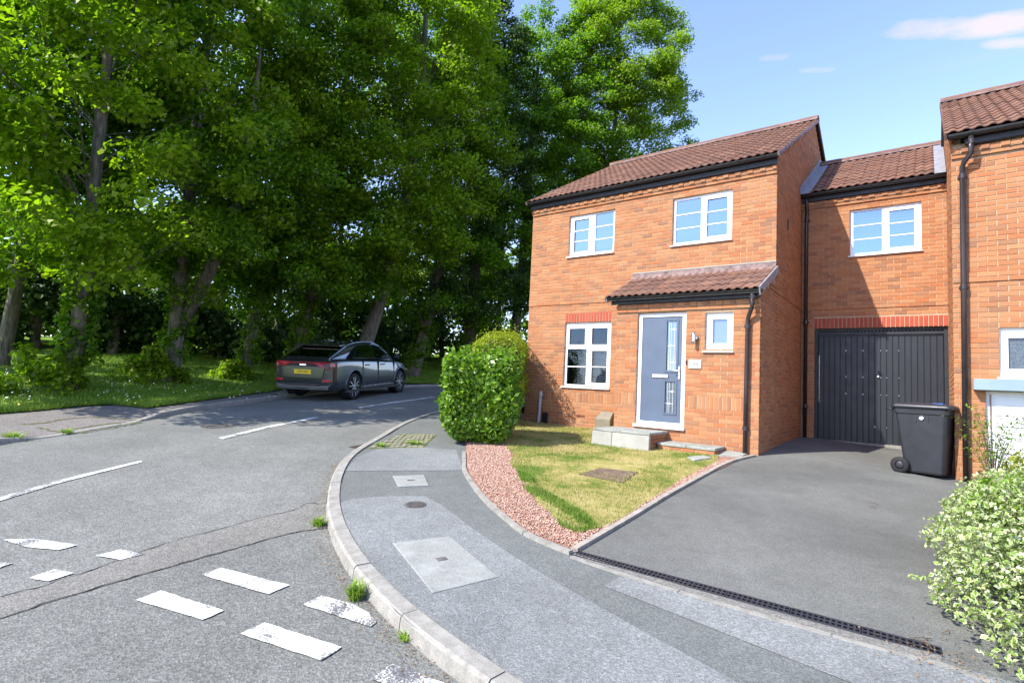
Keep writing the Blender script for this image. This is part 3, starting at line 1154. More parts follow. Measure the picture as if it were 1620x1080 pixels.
class Brickwork:
    def __init__(s):
        s.items = []          # (centre, u, n, L, H, D)

    def put(s, c, u, n, L, H=.065, D=.025):
        s.items.append((Vector(c), u, n, L, H, D))

    def rows(s, o, u, n, spans, z0, z1, base=.015, pitch=.225, proud=0., phase=0., skip=()):
        """stretcher courses; spans(z) -> list of (a0, a1)"""
        k0 = int(math.ceil((z0 - base) / .075 - .01))
        k = k0
        o = Vector(o)
        while base + .075 * (k + 1) <= z1 + .03:
            zc = base + .075 * k + .0375
            if not any(a <= zc <= b for a, b in skip):
                for a0, a1 in spans(zc):
                    ph = (k % 2) * pitch / 2 + phase
                    i = int(math.floor((a0 - ph) / pitch))
                    cutl = [a0]
                    while ph + (i + 1) * pitch < a1:
                        q = ph + (i + 1) * pitch
                        if q - cutl[-1] > .055:
                            cutl.append(q)
                        elif len(cutl) > 1:
                            cutl[-1] = q
                        i += 1
                    if len(cutl) > 1 and a1 - cutl[-1] < .055:
                        cutl.pop()
                    cutl.append(a1)
                    for b0, b1 in zip(cutl, cutl[1:]):
                        if b1 - b0 > .02:
                            cc = o + u * ((b0 + b1) / 2) + Z * zc + n * proud
                            s.put(cc, u, n, b1 - b0 - .010)
            k += 1

    def soldiers(s, o, u, n, a0, a1, z0, z1, proud=0., pitch=.075, gap=.010):
        k = max(1, round((a1 - a0) / pitch))
        w = (a1 - a0) / k
        for i in range(k):
            s.put(Vector(o) + u * (a0 + (i + .5) * w) + Z * ((z0 + z1) / 2) + n * proud, u, n, w - gap, z1 - z0 - .010)

    def build(s, parent, m, limit=300, name='brick'):
        def weight(it):
            d = CAM - it[0]
            return max(0, d.dot(it[2])) / d.length ** 3 * it[3] * it[4]
        its = sorted(s.items, key=weight, reverse=True)
        pm = MW[parent]
        inv = pm.inverted()
        rr = random.Random(len(its))
        for c, u, n, L, H, D in its[:limit]:
            me = brick_mesh(L, H, m, D)
            j = n * rr.uniform(-.0015, .0015)
            M4 = Matrix.Translation(c + j) @ Matrix((u, -n, Z)).transposed().to_4x4()
            link(name, me, None, parent, inv @ M4)
        rest = its[limit:]
        if rest:
            V, F = [], []
            for c, u, n, L, H, D in rest:
                v, f = brick_geo(L, H, D)
                k = len(V)
                j = n * rr.uniform(-.0015, .0015)
                V += [tuple(c + j + u * p[0] - n * p[1] + Z * p[2]) for p in v]
                F += [tuple(i + k for i in q) for q in f]
            o = MB().add(V, F).build(name + 'work', m, parent, recalc=False)
            o['kind'] = 'stuff'


def cut(a0, a1, ops):
    """interval minus openings"""
    segs = [(a0, a1)]
    for b0, b1 in ops:
        out = []
        for s0, s1 in segs:
            if b1 <= s0 or b0 >= s1:
                out.append((s0, s1))
            else:
                if b0 - s0 > .01:
                    out.append((s0, b0))
                if s1 - b1 > .01:
                    out.append((b1, s1))
        segs = out
    return segs


def wall_mortar(mb, o, u, n, a0, a1, z0, z1, ops, depth=.11, back=.006):
    """solid backing with real openings"""
    o = Vector(o)
    cuts = sorted(set([a0, a1] + [max(a0, min(a1, v)) for q in ops for v in q[:2]]))
    for c0, c1 in zip(cuts, cuts[1:]):
        if c1 - c0 < 1e-4:
            continue
        mid = (c0 + c1) / 2
        zs = cut(z0, z1, [(q[2], q[3]) for q in ops if q[0] < mid < q[1]])
        for b0, b1 in zs:
            c = o + u * mid + Z * ((b0 + b1) / 2) - n * (back + depth / 2)
            mb.obox(c, u, n, Z, (c1 - c0) / 2, depth / 2, (b1 - b0) / 2)


def spans_of(a0, a1, ops):
    return lambda z: cut(a0, a1, [(q[0], q[1]) for q in ops if q[2] < z < q[3]])


def jambs(bw, o, u, n, op, depth=.10):
    """bricks turning into the opening"""
    o = Vector(o)
    k = int(math.ceil((op[2] - .015) / .075 - .3))
    while .015 + .075 * (k + 1) < op[3] + .03:
        z = .015 + .075 * k + .0375
        bw.put(o + u * op[0] - n * (depth / 2 + .004) + Z * z, -n, u, depth - .004, .065, .02)
        bw.put(o + u * op[1] - n * (depth / 2 + .004) + Z * z, n, -u, depth - .004, .065, .02)
        k += 1


# ------------------------------------------------------------------ windows


def plate_cells(mb, x0, x1, z0, z1, holes, y0, y1):
    xs = sorted(set([x0, x1] + [v for h in holes for v in h[:2]]))
    zs = sorted(set([z0, z1] + [v for h in holes for v in h[2:4]]))
    # merge into full-height pieces where possible to keep clean faces
    for a, b in zip(xs, xs[1:]):
        run = None
        for c, d in zip(zs, zs[1:]):
            inside = any(h[0] - 1e-6 <= a and b <= h[1] + 1e-6 and h[2] - 1e-6 <= c and d <= h[3] + 1e-6 for h in holes)
            if inside:
                if run:
                    mb.box(a, b, y0, y1, run[0], run[1])
                run = None
            else:
                run = (run[0], d) if run else (c, d)
        if run:
            mb.box(a, b, y0, y1, run[0], run[1])


def window(parent, x0, x1, z0, z1, y, lights, label=None, glass='glass', sill=True, blind=None, name='window', rec=.05):
    """lights: (glass x0, x1, z0, z1, casement?, horizontal bars)"""
    yf = y + rec
    w = empty(name, ((x0 + x1) / 2, y, z0), None, None)
    w.parent = parent
    w.matrix_parent_inverse = MW[parent].inverted()
    if label:
        w['label'] = label
    mb = MB()
    plate_cells(mb, x0 + .004, x1 - .004, z0 + .004, z1 - .004, [l[:4] for l in lights], yf, yf + .06)
    mb.build('frame', MATS['upvc'], w)
    for l in lights:
        a, b, c, d, cas, bars = l[:6]
        if cas:
            mb = MB()
            t = .048
            plate_cells(mb, a - t, b + t, c - t, d + t, [(a, b, c, d)], yf - .016, yf - .001)
            mb.build('sash', MATS['upvc'], w, bevel=.003)
        gm = l[6] if len(l) > 6 else glass
        MB().add([(a - .005, yf + .022, c - .005), (b + .005, yf + .022, c - .005), (b + .005, yf + .022, d + .005), (a - .005, yf + .022, d + .005)], [(0, 1, 2, 3)]).build('pane', MATS[gm], w, recalc=False)
        for k in range(bars):
            zc = c + (d - c) * (k + 1) / (bars + 1)
            MB().box(a - .002, b + .002, yf + .006, yf + .030, zc - .010, zc + .010).build('glazing_bar', MATS['upvc'], w)
    if sill:
        mb = MB()
        mb.add([(x0 - .035, y - .040, z0 - .028), (x1 + .015, y - .040, z0 - .028), (x1 + .015, yf + .03, z0 - .028), (x0 - .035, yf + .03, z0 - .028),
                (x0 - .035, y - .040, z0 - .004), (x1 + .015, y - .040, z0 - .004), (x1 + .015, yf + .03, z0 + .012), (x0 - .035, yf + .03, z0 + .012)],
               [(0, 3, 2, 1), (4, 5, 6, 7), (0, 1, 5, 4), (1, 2, 6, 5), (2, 3, 7, 6), (3, 0, 4, 7)])
        mb.build('sill', MATS['upvc'], w, bevel=.004)
    if blind:
        for (a, b, c, d, pitch) in blind:
            z = c
            me = MB().obox((0, 0, 0), X, Vector((0, .8, .6)), Vector((0, -.6, .8)), (b - a) / 2, .022, .0018).mesh('blind_slat')
            me.materials.append(MATS['blind'])
            while z < d:
                link('blind_slat', me, None, w, MW[w].inverted() @ Matrix.Translation(((a + b) / 2, yf + .14, z)))
                z += pitch
    return w


# ------------------------------------------------------------------ roof tiles


def tile_mesh(w, L):
    key = ('tile', round(w, 3), round(L, 3))
    if key in BRICKS:
        return BRICKS[key]
    n = 12
    prof = []
    for i in range(n + 1):
        t = i / n
        ph = (t * 2) % 1.0
        z = .027 * max(0.0, sin(pi * min(1, max(0, (ph - .30) / .70)))) ** .8
        prof.append((-w / 2 + w * t, z))
    v, f = [], []
    tl = .016
    for s, up in ((0, .022), (L, .0)):
        for x, z in prof:
            v.append((x, s, z + up))
    for x, z in prof:
        v.append((x, 0, z + .022 - tl))
    m = n + 1
    for i in range(n):
        f.append((i, i + 1, m + i + 1, m + i))
        f.append((2 * m + i, 2 * m + i + 1, i + 1, i))
    f.append((0, m, 2 * m))
    f.append((n, 2 * m + n, m + n))
    me = MB().add(v, f).mesh('roof_tile', recalc=False)
    me.polygons.foreach_set('use_smooth', [len(p.vertices) == 4 and abs(p.normal.z) > .3 for p in me.polygons])
    me.materials.append(MATS['tile'])
    BRICKS[key] = me
    return me


def roof_tiles(parent, x0, x1, eave, top, cols, rows, under=True, seed=1):
    """parent: the roof object; eave and top are (y, z)"""
    e = Vector((0, eave[0], eave[1]))
    t = Vector((0, top[0], top[1]))
    d = (t - e)
    Ls = d.length
    d.normalize()
    nrm = X.cross(d).normalized()
    w = (x1 - x0) / cols
    gauge = (Ls - .06) / rows
    me = tile_mesh(w * 1.012, gauge + .07)
    inv = MW[parent].inverted()
    rr = random.Random(seed)
    for r in range(rows):
        for c in range(cols):
            p = Vector((x0 + (c + .5) * w, e.y, e.z)) + d * (r * gauge - .02 + rr.uniform(-.004, .004)) + nrm * (.018 + rr.uniform(-.003, .003))
            rot = Matrix((X, d, nrm)).transposed()
            rot = rot @ Matrix.Rotation(rr.uniform(-.006, .006), 3, 'Z') @ Matrix.Rotation(rr.uniform(-.004, .004), 3, 'X')
            link('roof_tile', me, None, parent, inv @ Matrix.Translation(p) @ rot.to_4x4())


def roof_slab(parent, x0, x1, eave, top, back=None, name='roof', th=.05, m='soffit'):
    mb = MB()
    pts = [eave, top] + ([back] if back else [])
    vs = []
    for x in (x0, x1):
        for (y, z) in pts:
            vs.append((x, y, z))
        for (y, z) in reversed(pts):
            vs.append((x, y, z - th))
    k = 2 * len(pts)
    fs = [tuple(range(k)), tuple(reversed(range(k, 2 * k)))]
    fs += [(i, k + i, k + (i + 1) % k, (i + 1) % k) for i in range(k)]
    return mb.add(vs, fs).build(name, MATS[m], parent)


def ridge(parent, x0, x1, y, z, n):
    L = (x1 - x0) / n
    mb = MB()
    vs, fs = [], []
    for s in (-L / 2 + .004, L / 2 + .01):
        for k in range(9):
            a = pi * k / 8
            vs.append((s, -.13 * cos(a), .105 * sin(a)))
    for k in range(8):
        fs.append((k, k + 1, k + 10, k + 9))
    fs += [tuple(range(9))[::-1], tuple(range(9, 18))]
    me = mb.add(vs, fs).mesh('ridge_tile')
    me.materials.append(MATS['tile'])
    inv = MW[parent].inverted()
    for i in range(n):
        link('ridge_tile', me, None, parent, inv @ Matrix.Translation((x0 + (i + .5) * L, y, z + random.uniform(-.004, .004))))
    MB().box(x0, x1, y - .135, y + .135, z - .03, z + .008).build('ridge_bedding', MATS['oldlead'], parent)


def gutter(parent, x0, x1, y, z, r=.058, unions=()):
    vs, fs = [], []
    n = 9
    for x in (x0, x1):
        for k in range(n):
            a = pi * k / (n - 1)
            vs.append((x, y - r * cos(a), z - r * sin(a)))
        for k in reversed(range(n)):
            a = pi * k / (n - 1)
            vs.append((x, y - (r - .006) * cos(a), z - (r - .006) * sin(a)))
    k = 2 * n
    fs = [(i, k + i, k + (i + 1) % k, (i + 1) % k) for i in range(k)] + [tuple(range(n)), tuple(reversed(range(k, k + n)))]
    g_ = MB().add(vs, fs).build('gutter', MATS['black'], parent)
    for ux in unions:
        mb = MB()
        v2 = []
        for x in (ux - .03, ux + .03):
            for j in range(n):
                a = pi * j / (n - 1)
                v2.append((x, y - (r + .007) * cos(a), z + .004 - (r + .007) * sin(a)))
        mb.add(v2, [(j, j + 1, n + j + 1, n + j) for j in range(n - 1)])
        mb.build('gutter_union', MATS['black'], g_, recalc=False)
    return g_


def downpipe(parent, path, r, collars, m='pipe'):
    p = MB().tube(path, r, 12).build('downpipe', MATS[m], parent, True)
    for c in collars:
        MB().tube([(c[0], c[1], c[2] - .035), (c[0], c[1], c[2] + .035)], r + .007, 12).obox((c[0], c[1] + .06, c[2]), X, Y, Z, .055, .05, .012).build('pipe_collar', MATS[m], p)
    return p


# ================================================================== the house on the corner
HX1 = 5.587
PX0, PY = 2.957, -1.11
house = empty('brick_house', (2.8, 0, 0), 'orange brick house with slate blue front door and tiled porch roof', 'house', 'brick houses')
winA = (1.067, 2.254, 3.995, 4.99)
winC = (3.59, 4.784, 3.972, 4.968)
winB = (1.067, 2.258, .962, 2.438)
linB = (1.067, 2.258, 2.438, 2.660)
porchop = (PX0, HX1 + .1, -.4, 3.29)
bw = Brickwork()
bm_wall = MB()
opsF = [winA, winC, winB]
wall_mortar(bm_wall, (0, 0, 0), X, -Y, 0, HX1 - .006, -.3, 5.30, opsF)
wall_mortar(bm_wall, (HX1, 0, 0), Y, X, 0.03, 8.0, -.3, 5.295, [])
wall_mortar(bm_wall, (0, 8.0, 0), -Y, -X, 0.1, 7.97, -.3, 5.295, [])
wall_mortar(bm_wall, (HX1, 8.2, 0), -X, Y, 0.1, HX1 - .1, -.3, 5.30, [])
# gable above the eaves
RY, RZ = 4.1, 7.86
EY, EZ = -.17, 5.425
sl_ = (RZ - EZ) / (RY - EY)


def roof_h(y):
    return EZ + (y - EY) * sl_ if y < RY else RZ - (y - RY) * sl_


for x in (HX1 - .116, .006):
    vs = [(xx, y, z) for xx in (x, x + .11) for (y, z) in ((.04, 5.3), (8.2, 5.3), (RY, RZ - .10), (.04, roof_h(0) - .10))]
    bm_wall.add(vs, [(0, 1, 2, 3), (7, 6, 5, 4), (0, 4, 5, 1), (1, 5, 6, 2), (2, 6, 7, 3), (3, 7, 4, 0)])
# porch walls
door_op = (3.395, 4.333, .30, 2.42)
winW = (4.674, 5.15, 1.706, 2.385)
wall_mortar(bm_wall, (0, PY, 0), X, -Y, PX0 + .006, HX1 - .006, -.3, 2.62, [door_op, winW])
wall_mortar(bm_wall, (HX1, 0, 0), Y, X, PY + .03, .02, -.3, 2.465, [])
wall_mortar(bm_wall, (PX0, 0, 0), -Y, -X, 0, -PY - .03, -.3, 2.465, [])
for x in (HX1 - .116, PX0 + .006):
    vs = [(xx, y, z) for xx in (x, x + .11) for (y, z) in ((PY + .04, 2.475), (-.01, 2.475), (-.01, 3.22), (PY + .04, 2.74))]
    bm_wall.add(vs, [(0, 1, 2, 3), (7, 6, 5, 4), (0, 4, 5, 1), (1, 5, 6, 2), (2, 6, 7, 3), (3, 7, 4, 0)])
bm_wall.box(.004, PX0 + .4, -.010, .02, 2.868, 3.087).box(.004, HX1 - .004, -.021, .02, 5.122, 5.185).box(.004, HX1 - .004, -.044, .02, 5.1855, 5.258)
bm_wall.box(PX0 + .004, HX1 - .004, PY - .021, PY + .02, 2.447, 2.51).box(PX0 + .004, HX1 - .004, PY - .044, PY + .02, 2.5105, 2.583)
bm_wall.box(HX1 - .02, HX1 + .008, .02, 2.45, 2.868, 3.087)
wall = bm_wall.build('wall', MATS['mortar'], house)

skF = [(.612, .842)]
bandz = (2.862, 3.092)
bw.rows((0, 0, 0), X, -Y, spans_of(0, HX1, opsF + [linB, porchop]), -.2, 5.10, skip=skF + [bandz])
bw.rows((0, 0, 0), X, -Y, spans_of(0, PX0 + .4, []), 2.865, 3.09, proud=.016)
bw.soldiers((0, 0, 0), X, -Y, 0, PX0, .615, .84)
for op in opsF:
    jambs(bw, (0, 0, 0), X, -Y, op, .1)
# corbelled eaves
for z, pr, pt in ((5.1525, .028, .225), (5.2275, .05, .1125)):
    k = int(HX1 / pt)
    for i in range(k + 1):
        a0, a1 = i * pt, min(HX1, (i + 1) * pt)
        if a1 - a0 > .03:
            bw.put((((a0 + a1) / 2), -pr - (.012 if (i % 2 and pt < .2) else 0), z), X, -Y, a1 - a0 - .010, .065, .10)
# side wall and gable


def side_span(z):
    y0 = 0.0
    y1 = 8.0
    if z > 5.25:
        y0 = max(0.0, EY + (z + .09 - EZ) / sl_)
        y1 = RY + (RZ - .09 - z) / sl_
    if z < 5.0:
        y1 = 2.5
    elif z < 7.0:
        y1 = min(y1, 8.0)
    if z < 2.48:
        y0 = PY
    elif z < 3.25:
        y0 = max(PY, PY + (z - 2.72) / .44 + .1) if z > 2.7 else PY
    return [(y0, y1)] if y1 - y0 > .05 else []


bw.rows((HX1, 0, 0), Y, X, side_span, -.2, 7.75, phase=.11, skip=[bandz])
bw.rows((HX1, 0, 0), Y, X, lambda z: [(0 if z > 3 else -.5, 2.46)], 2.865, 3.09, proud=.014, phase=.11)
# porch bricks
skP = [(.687, .917)]
bw.rows((0, PY, 0), X, -Y, spans_of(PX0, HX1, [door_op, winW]), -.2, 2.44, skip=skP)
bw.soldiers((0, PY, 0), X, -Y, PX0, 3.395, .69, .915)
bw.soldiers((0, PY, 0), X, -Y, 4.34, HX1 - .23, .69, .915)
bw.rows((0, PY, 0), X, -Y, lambda z: [(HX1 - .23, HX1)], .69, .915)
for op in (door_op, winW):
    jambs(bw, (0, PY, 0), X, -Y, op, .1)
bw.rows((PX0, 0, 0), -Y, -X, lambda z: [(0, -PY)], -.1, 2.44)
for z, pr, pt in ((2.4775, .028, .225), (2.5525, .05, .1125)):
    k = int((HX1 - PX0) / pt)
    for i in range(k + 1):
        a0, a1 = PX0 + i * pt, min(HX1, PX0 + (i + 1) * pt)
        if a1 - a0 > .03:
            bw.put((((a0 + a1) / 2), PY - pr - (.012 if (i % 2 and pt < .2) else 0), z), X, -Y, a1 - a0 - .010, .065, .10)
bw.build(wall, MATS['brick'])
lb = Brickwork()
lb.soldiers((0, -.002, 0), X, -Y, linB[0], linB[1], linB[2], linB[3], gap=.014)
lb.build(wall, MATS['red_brick'], 300, 'lintel_brick')

window(house, *winA, 0, [(1.19, 1.585, 4.105, 4.865, True, 2), (1.75, 2.205, 4.05, 4.935, False, 2)], 'pale framed upper window nearest the trees')
window(house, *winC, 0, [(3.645, 4.165, 4.03, 4.915, False, 2), (4.29, 4.685, 4.085, 4.845, True, 2)], 'pale framed upper window above the porch')
window(house, *winB, 0, [(1.175, 1.59, 1.93, 2.30, True, 0, 'glass_low'), (1.765, 2.16, 1.93, 2.30, True, 0, 'glass_low'), (1.13, 1.64, 1.02, 1.835, False, 1, 'glass_low'), (1.785, 2.16, 1.075, 1.79, True, 1, 'glass_low')],
       'tall lower window with slatted blinds', blind=[(1.33, 1.655, 1.02, 1.86, .052), (1.77, 2.17, 1.02, 1.86, .052)])
window(house, *winW, PY, [(4.80, 5.045, 1.84, 2.262, True, 0, 'skyglass')], 'small frosted window beside the front door')
# dark rooms behind the glass
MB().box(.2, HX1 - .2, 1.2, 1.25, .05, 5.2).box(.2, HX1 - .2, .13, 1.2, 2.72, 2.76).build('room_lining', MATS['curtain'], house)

# front door
fd = empty('front_door', (3.86, PY, .30), None, None)
fd.parent = house
fd.matrix_parent_inverse = MW[house].inverted()
mb = MB()
yd = PY + .045
plate_cells(mb, 3.40, 4.328, .305, 2.416, [(3.475, 4.252, .40, 2.345)], yd, yd + .07)
mb.build('frame', MATS['upvc'], fd, bevel=.004)
MB().box(3.37, 4.35, PY - .05, yd + .03, .285, .335).box(3.42, 4.31, yd - .012, yd + .02, .335, .40).build('threshold', MATS['upvc'], fd, bevel=.005)
mb = MB()
gl1, gl2 = (3.955, 4.15, 1.345, 2.265), (3.945, 4.14, .575, 1.15)
plate_cells(mb, 3.479, 4.248, .404, 2.341, [gl1, gl2], yd + .016, yd + .06)
leaf = mb.build('door_leaf', MATS['door_blue'], fd)
for gl in (gl1, gl2):
    a, b, c, d = gl
    mb = MB()
    plate_cells(mb, a - .032, b + .032, c - .032, d + .032, [(a + .006, b - .006, c + .006, d - .006)], yd + .004, yd + .0155)
    mb.build('glass_surround', MATS['door_blue'], fd, bevel=.004)
    MB().add([(a, yd + .03, c), (b, yd + .03, c), (b, yd + .03, d), (a, yd + .03, d)], [(0, 1, 2, 3)]).build('pane', MATS['skyglass'] if gl is gl1 else MATS['frosted'], fd, recalc=False)
    mb = MB()
    for t in (.25, .42, .75):
        x = a + (b - a) * t
        mb.box(x - .003, x + .003, yd + .024, yd + .029, c, d)
    zs = (.83, .5, .17) if gl is gl1 else (.68, .3)
    for i, t in enumerate(zs):
        z = c + (d - c) * t
        xc = a + (b - a) * (.42 if i % 2 else .66)
        mb.add([(xc + .035 * cos(q), yd + .0225, z + .02 * sin(q)) for q in (0, pi / 2, pi, 1.5 * pi)], [(0, 1, 2, 3)])
        mb.box(xc - .075, xc + .075, yd + .0231, yd + .0275, z - .004, z + .004)
    mb.build('leaded_pattern', MATS['leadcame'], fd)
MB().box(3.70, 4.0, yd - .006, yd + .0155, 1.215, 1.275).box(3.715, 3.985, yd - .012, yd - .0065, 1.225, 1.265).build('letter_plate', MATS['chrome'], fd, bevel=.004)
mb = MB()
mb.box(4.195, 4.228, yd - .002, yd + .0155, 1.20, 1.43)
mb.tube([(4.212, yd, 1.345), (4.212, yd - .05, 1.345), (4.11, yd - .055, 1.345)], .011, 8)
mb.lathe([(.0, 0), (.014, 0), (.014, .012)], 12, (4.212, yd - .012, 1.25))
mb.build('handle', MATS['chrome'], fd)

# roofs of the house
roof = roof_slab(house, -.04, HX1 + .055, (EY, EZ), (RY, RZ), (8.55, EZ), 'roof')
roof_tiles(roof, -.06, HX1 + .065, (EY - .03, EZ + .0), (RY, RZ), 19, 16, True, 3)
ridge(roof, -.06, HX1 + .065, RY, RZ + .03, 13)
for x in (-.075, HX1 + .05):
    for (ya, za, yb, zb) in ((EY - .04, EZ, RY, RZ), (8.6, EZ, RY, RZ)):
        d = Vector((0, yb - ya, zb - za))
        L = d.length
        d.normalize()
        nn = X.cross(d)
        MB().obox(Vector((x + .0125, (ya + yb) / 2, (za + zb) / 2)) + Vector((0, 0, -.012)), X, d, nn, .016, L / 2 + .03, .032).build('verge_strip', MATS['oldlead'], roof)
MB().box(-.02, HX1 + .02, -.09, -.07, 5.275, 5.405).build('fascia', MATS['soffit'], house)
gutter(house, -.06, HX1 + .06, -.148, 5.432, .06, (.9, 2.2, 3.5, 4.9))
proof = roof_slab(house, 2.83, HX1 + .03, (-1.29, 2.71), (-.02, 3.31), None, 'porch_roof')
roof_tiles(proof, 2.80, HX1 + .015, (-1.31, 2.715), (0, 3.325), 10, 4, True, 9)
d = Vector((0, 1.29, .60)).normalized()
MB().obox(Vector((HX1 + .028, -.655, 2.99)), X, d, X.cross(d), .0125, .72, .07).build('verge_board', MATS['lead'], proof)
MB().obox(Vector((2.812, -.655, 2.99)), X, d, X.cross(d), .0125, .72, .05).build('verge_board', MATS['lead'], proof)
MB().box(2.745, HX1, -.016, -.004, 3.29, 3.46).obox((4.165, -.075, 3.325), X, d, X.cross(d), 1.42, .085, .006).build('flashing', MATS['oldlead'], proof)
MB().box(2.745, HX1 + .003, -.022, -.0165, 3.445, 3.468).build('flashing_joint', MATS['pale_slab'], proof)
MB().box(2.87, HX1, PY - .09, PY - .07, 2.597, 2.70).build('fascia', MATS['soffit'], house)
gutter(house, 2.78, HX1 + .06, PY - .148, 2.722, .058, (3.05, 4.17, 5.2))
downpipe(house, [(5.49, -1.255, 2.68), (5.49, -1.255, 2.47), (5.485, -1.25, 2.43), (5.41, -1.175, 2.27), (5.40, -1.17, 2.22), (5.39, -1.165, 1.0), (5.385, -1.165, -.05)], .034,
         [(5.395, -1.165, 2.12), (5.387, -1.165, .42), (5.492, -1.255, 2.60)])
# corner corbel below the gutter end
MB().box(.0, .0001, 0, .0001, 0, .0001)
kb = Brickwork()
kb.put((HX1 - .03, PY - .03, 2.385), X, -Y, .09, .065, .1)
kb.put((HX1 - .03, PY - .018, 2.31), X, -Y, .09, .065, .1)
kb.build(wall, MATS['brick'], 300, 'kneeler_brick')
# vents
vb = MB()
vb.box(1.46, 1.675, -.006, .02, .285, .345)
av = vb.build('air_brick', MATS['terracotta'], wall, bevel=.003)
mb = MB()
for i in range(8):
    for j in range(2):
        mb.box(1.478 + i * .024, 1.49 + i * .024, -.0075, -.0062, .30 + j * .022, .312 + j * .022)
mb.build('vent_holes', MATS['dark'], wall)
sv = MB().box(HX1 - .01, HX1 + .012, .92, 1.0, 4.28, 4.5).build('side_vent', MATS['soffit'], wall, bevel=.004)
MB().box(.56, .70, -.05, .0, .09, .33).build('wall_box', MATS['soffit'], wall, bevel=.008)

# ================================================================== the linking garage wing
GX0, GX1, GY = HX1 + .004, 8.106, 2.46
wing = empty('garage_wing', (6.85, GY, 0), 'lower brick wing with charcoal garage door between the two houses', 'garage')
winE = (6.494, 7.706, 3.985, 4.98)
gop = (5.842, 8.10, -.3, 2.465)
glin = (5.835, 8.10, 2.465, 2.685)
mb = MB()
wall_mortar(mb, (0, GY, 0), X, -Y, GX0, GX1 - .002, -.3, 5.25, [winE, gop])
wall_mortar(mb, (GX1 - .01, 9.0, 0), -X, Y, 0, 2.5, -.3, 5.25, [])
mb.box(GX0, GX1 - .01, GY + .12, 8.9, 2.70, 2.74)
mb.box(GX0, GX1 - .004, GY - .010, GY + .02, 2.868, 3.012).box(GX0, GX1 - .004, GY - .021, GY + .02, 5.107, 5.17).box(GX0, GX1 - .004, GY - .044, GY + .02, 5.1705, 5.243)
gw = mb.build('wall', MATS['mortar'], wing)
bw = Brickwork()
bw.rows((0, GY, 0), X, -Y, spans_of(GX0, GX1, [winE, gop, glin]), -.15, 5.10, phase=.05, skip=[(2.862, 3.017)])
bw.rows((0, GY, 0), X, -Y, lambda z: [(GX0, GX1)], 2.865, 3.015, proud=.016, phase=.05)
jambs(bw, (0, GY, 0), X, -Y, winE, .1)
jambs(bw, (0, GY, 0), X, -Y, (gop[0], gop[1] + .5, -.1, 2.46), .12)
for z, pr, pt in ((5.1375, .028, .225), (5.2125, .05, .1125)):
    k = int((GX1 - GX0) / pt)
    for i in range(k + 1):
        a0, a1 = GX0 + i * pt, min(GX1, GX0 + (i + 1) * pt)
        if a1 - a0 > .03:
            bw.put((((a0 + a1) / 2), GY - pr - (.012 if (i % 2 and pt < .2) else 0), z), X, -Y, a1 - a0 - .010, .065, .10)
bw.build(gw, MATS['brick'])
lb = Brickwork()
lb.soldiers((0, GY - .003, 0), X, -Y, glin[0], glin[1], glin[2], glin[3], gap=.015)
lb.build(gw, MATS['red_brick'], 300, 'lintel_brick')
window(wing, *winE, GY, [(6.55, 7.055, 4.04, 4.925, False, 2), (7.18, 7.59, 4.095, 4.855, True, 2)], 'upper window over the garage with white blinds',
       blind=[(6.66, 7.1, 4.06, 4.80, .055), (7.2, 7.58, 4.06, 4.80, .055)])
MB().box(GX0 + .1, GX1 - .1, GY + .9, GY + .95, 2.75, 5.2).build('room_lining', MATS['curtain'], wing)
groof = roof_slab(wing, GX0, GX1 - .01, (2.29, 5.395), (4.9, 6.95), (7.6, 5.395), 'roof')
roof_tiles(groof, GX0 + .19, GX1 - .19, (2.26, 5.40), (4.9, 6.955), 7, 10, True, 21)
ridge(groof, GX0 + .02, GX1 - .02, 4.9, 6.98, 6)
d = Vector((0, 2.61, 1.555)).normalized()
nn = X.cross(d)
c = Vector((0, 3.595, 6.172))
mb = MB()
mb.obox(c + X * (GX0 + .10) + nn * .05, X, d, nn, .098, 1.60, .004)
mb.build('lead_flashing', MATS['lead'], groof)
MB().obox(c + X * (GX1 - .105) + nn * .05, X, d, nn, .09, 1.60, .004).build('lead_flashing', MATS['lead'], groof)
MB().obox(c + X * (GX0 + .006) + nn * .12, X, d, nn, .005, 1.60, .075).build('lead_upstand', MATS['lead'], groof)
MB().box(GX0 + .002, GX1 - .012, GY - .09, GY - .07, 5.255, 5.385).build('fascia', MATS['soffit'], wing)
gutter(wing, GX0 + .03, GX1 - .03, GY - .148, 5.402, .058, (6.4, 7.3))
downpipe(wing, [(5.70, 2.315, 5.36), (5.70, 2.315, 5.2), (5.70, 2.38, 5.02), (5.69, 2.39, 4.9), (5.685, 2.39, .0)], .036, [(5.70, 2.39, 4.85), (5.69, 2.39, 2.6), (5.686, 2.39, .8)], 'black')
# garage door
gd = empty('garage_door', (6.97, GY + .12, .05), None, None)
gd.parent = wing
gd.matrix_parent_inverse = MW[wing].inverted()
yg = GY + .11
mb = MB()
mb.box(5.845, 5.905, yg - .05, yg + .06, -.1, 2.46).box(8.035, 8.095, yg - .05, yg + .06, -.1, 2.46).box(5.905, 8.035, yg - .03, yg + .06, 2.33, 2.46)
mb.build('frame', MATS['garage_dark'], gd)
mb = MB()
for i in range(34):
    x = 5.93 + i * .0625
    mb.box(x, x + .03, yg - .034, yg - .0302, 2.385, 2.415)
mb.build('vent_slots', MATS['dark'], gd)
npan = 21
pw = (8.03 - 5.91) / npan
mb = MB().box(-pw / 2 + .006, pw / 2 - .006, 0, .02, 0, 2.19)
me = mb.mesh('door_panel', bevel=.004)
me.materials.append(MATS['garage'])
for i in range(npan):
    link('door_panel', me, None, gd, MW[gd].inverted() @ Matrix.Translation((5.91 + (i + .5) * pw, yg + .002, .105)))
MB().box(5.91, 8.03, yg + .016, yg + .03, .09, 2.32).box(5.91, 8.03, yg - .004, yg + .02, 2.297, 2.327).build('door_back', MATS['garage_dark'], gd)
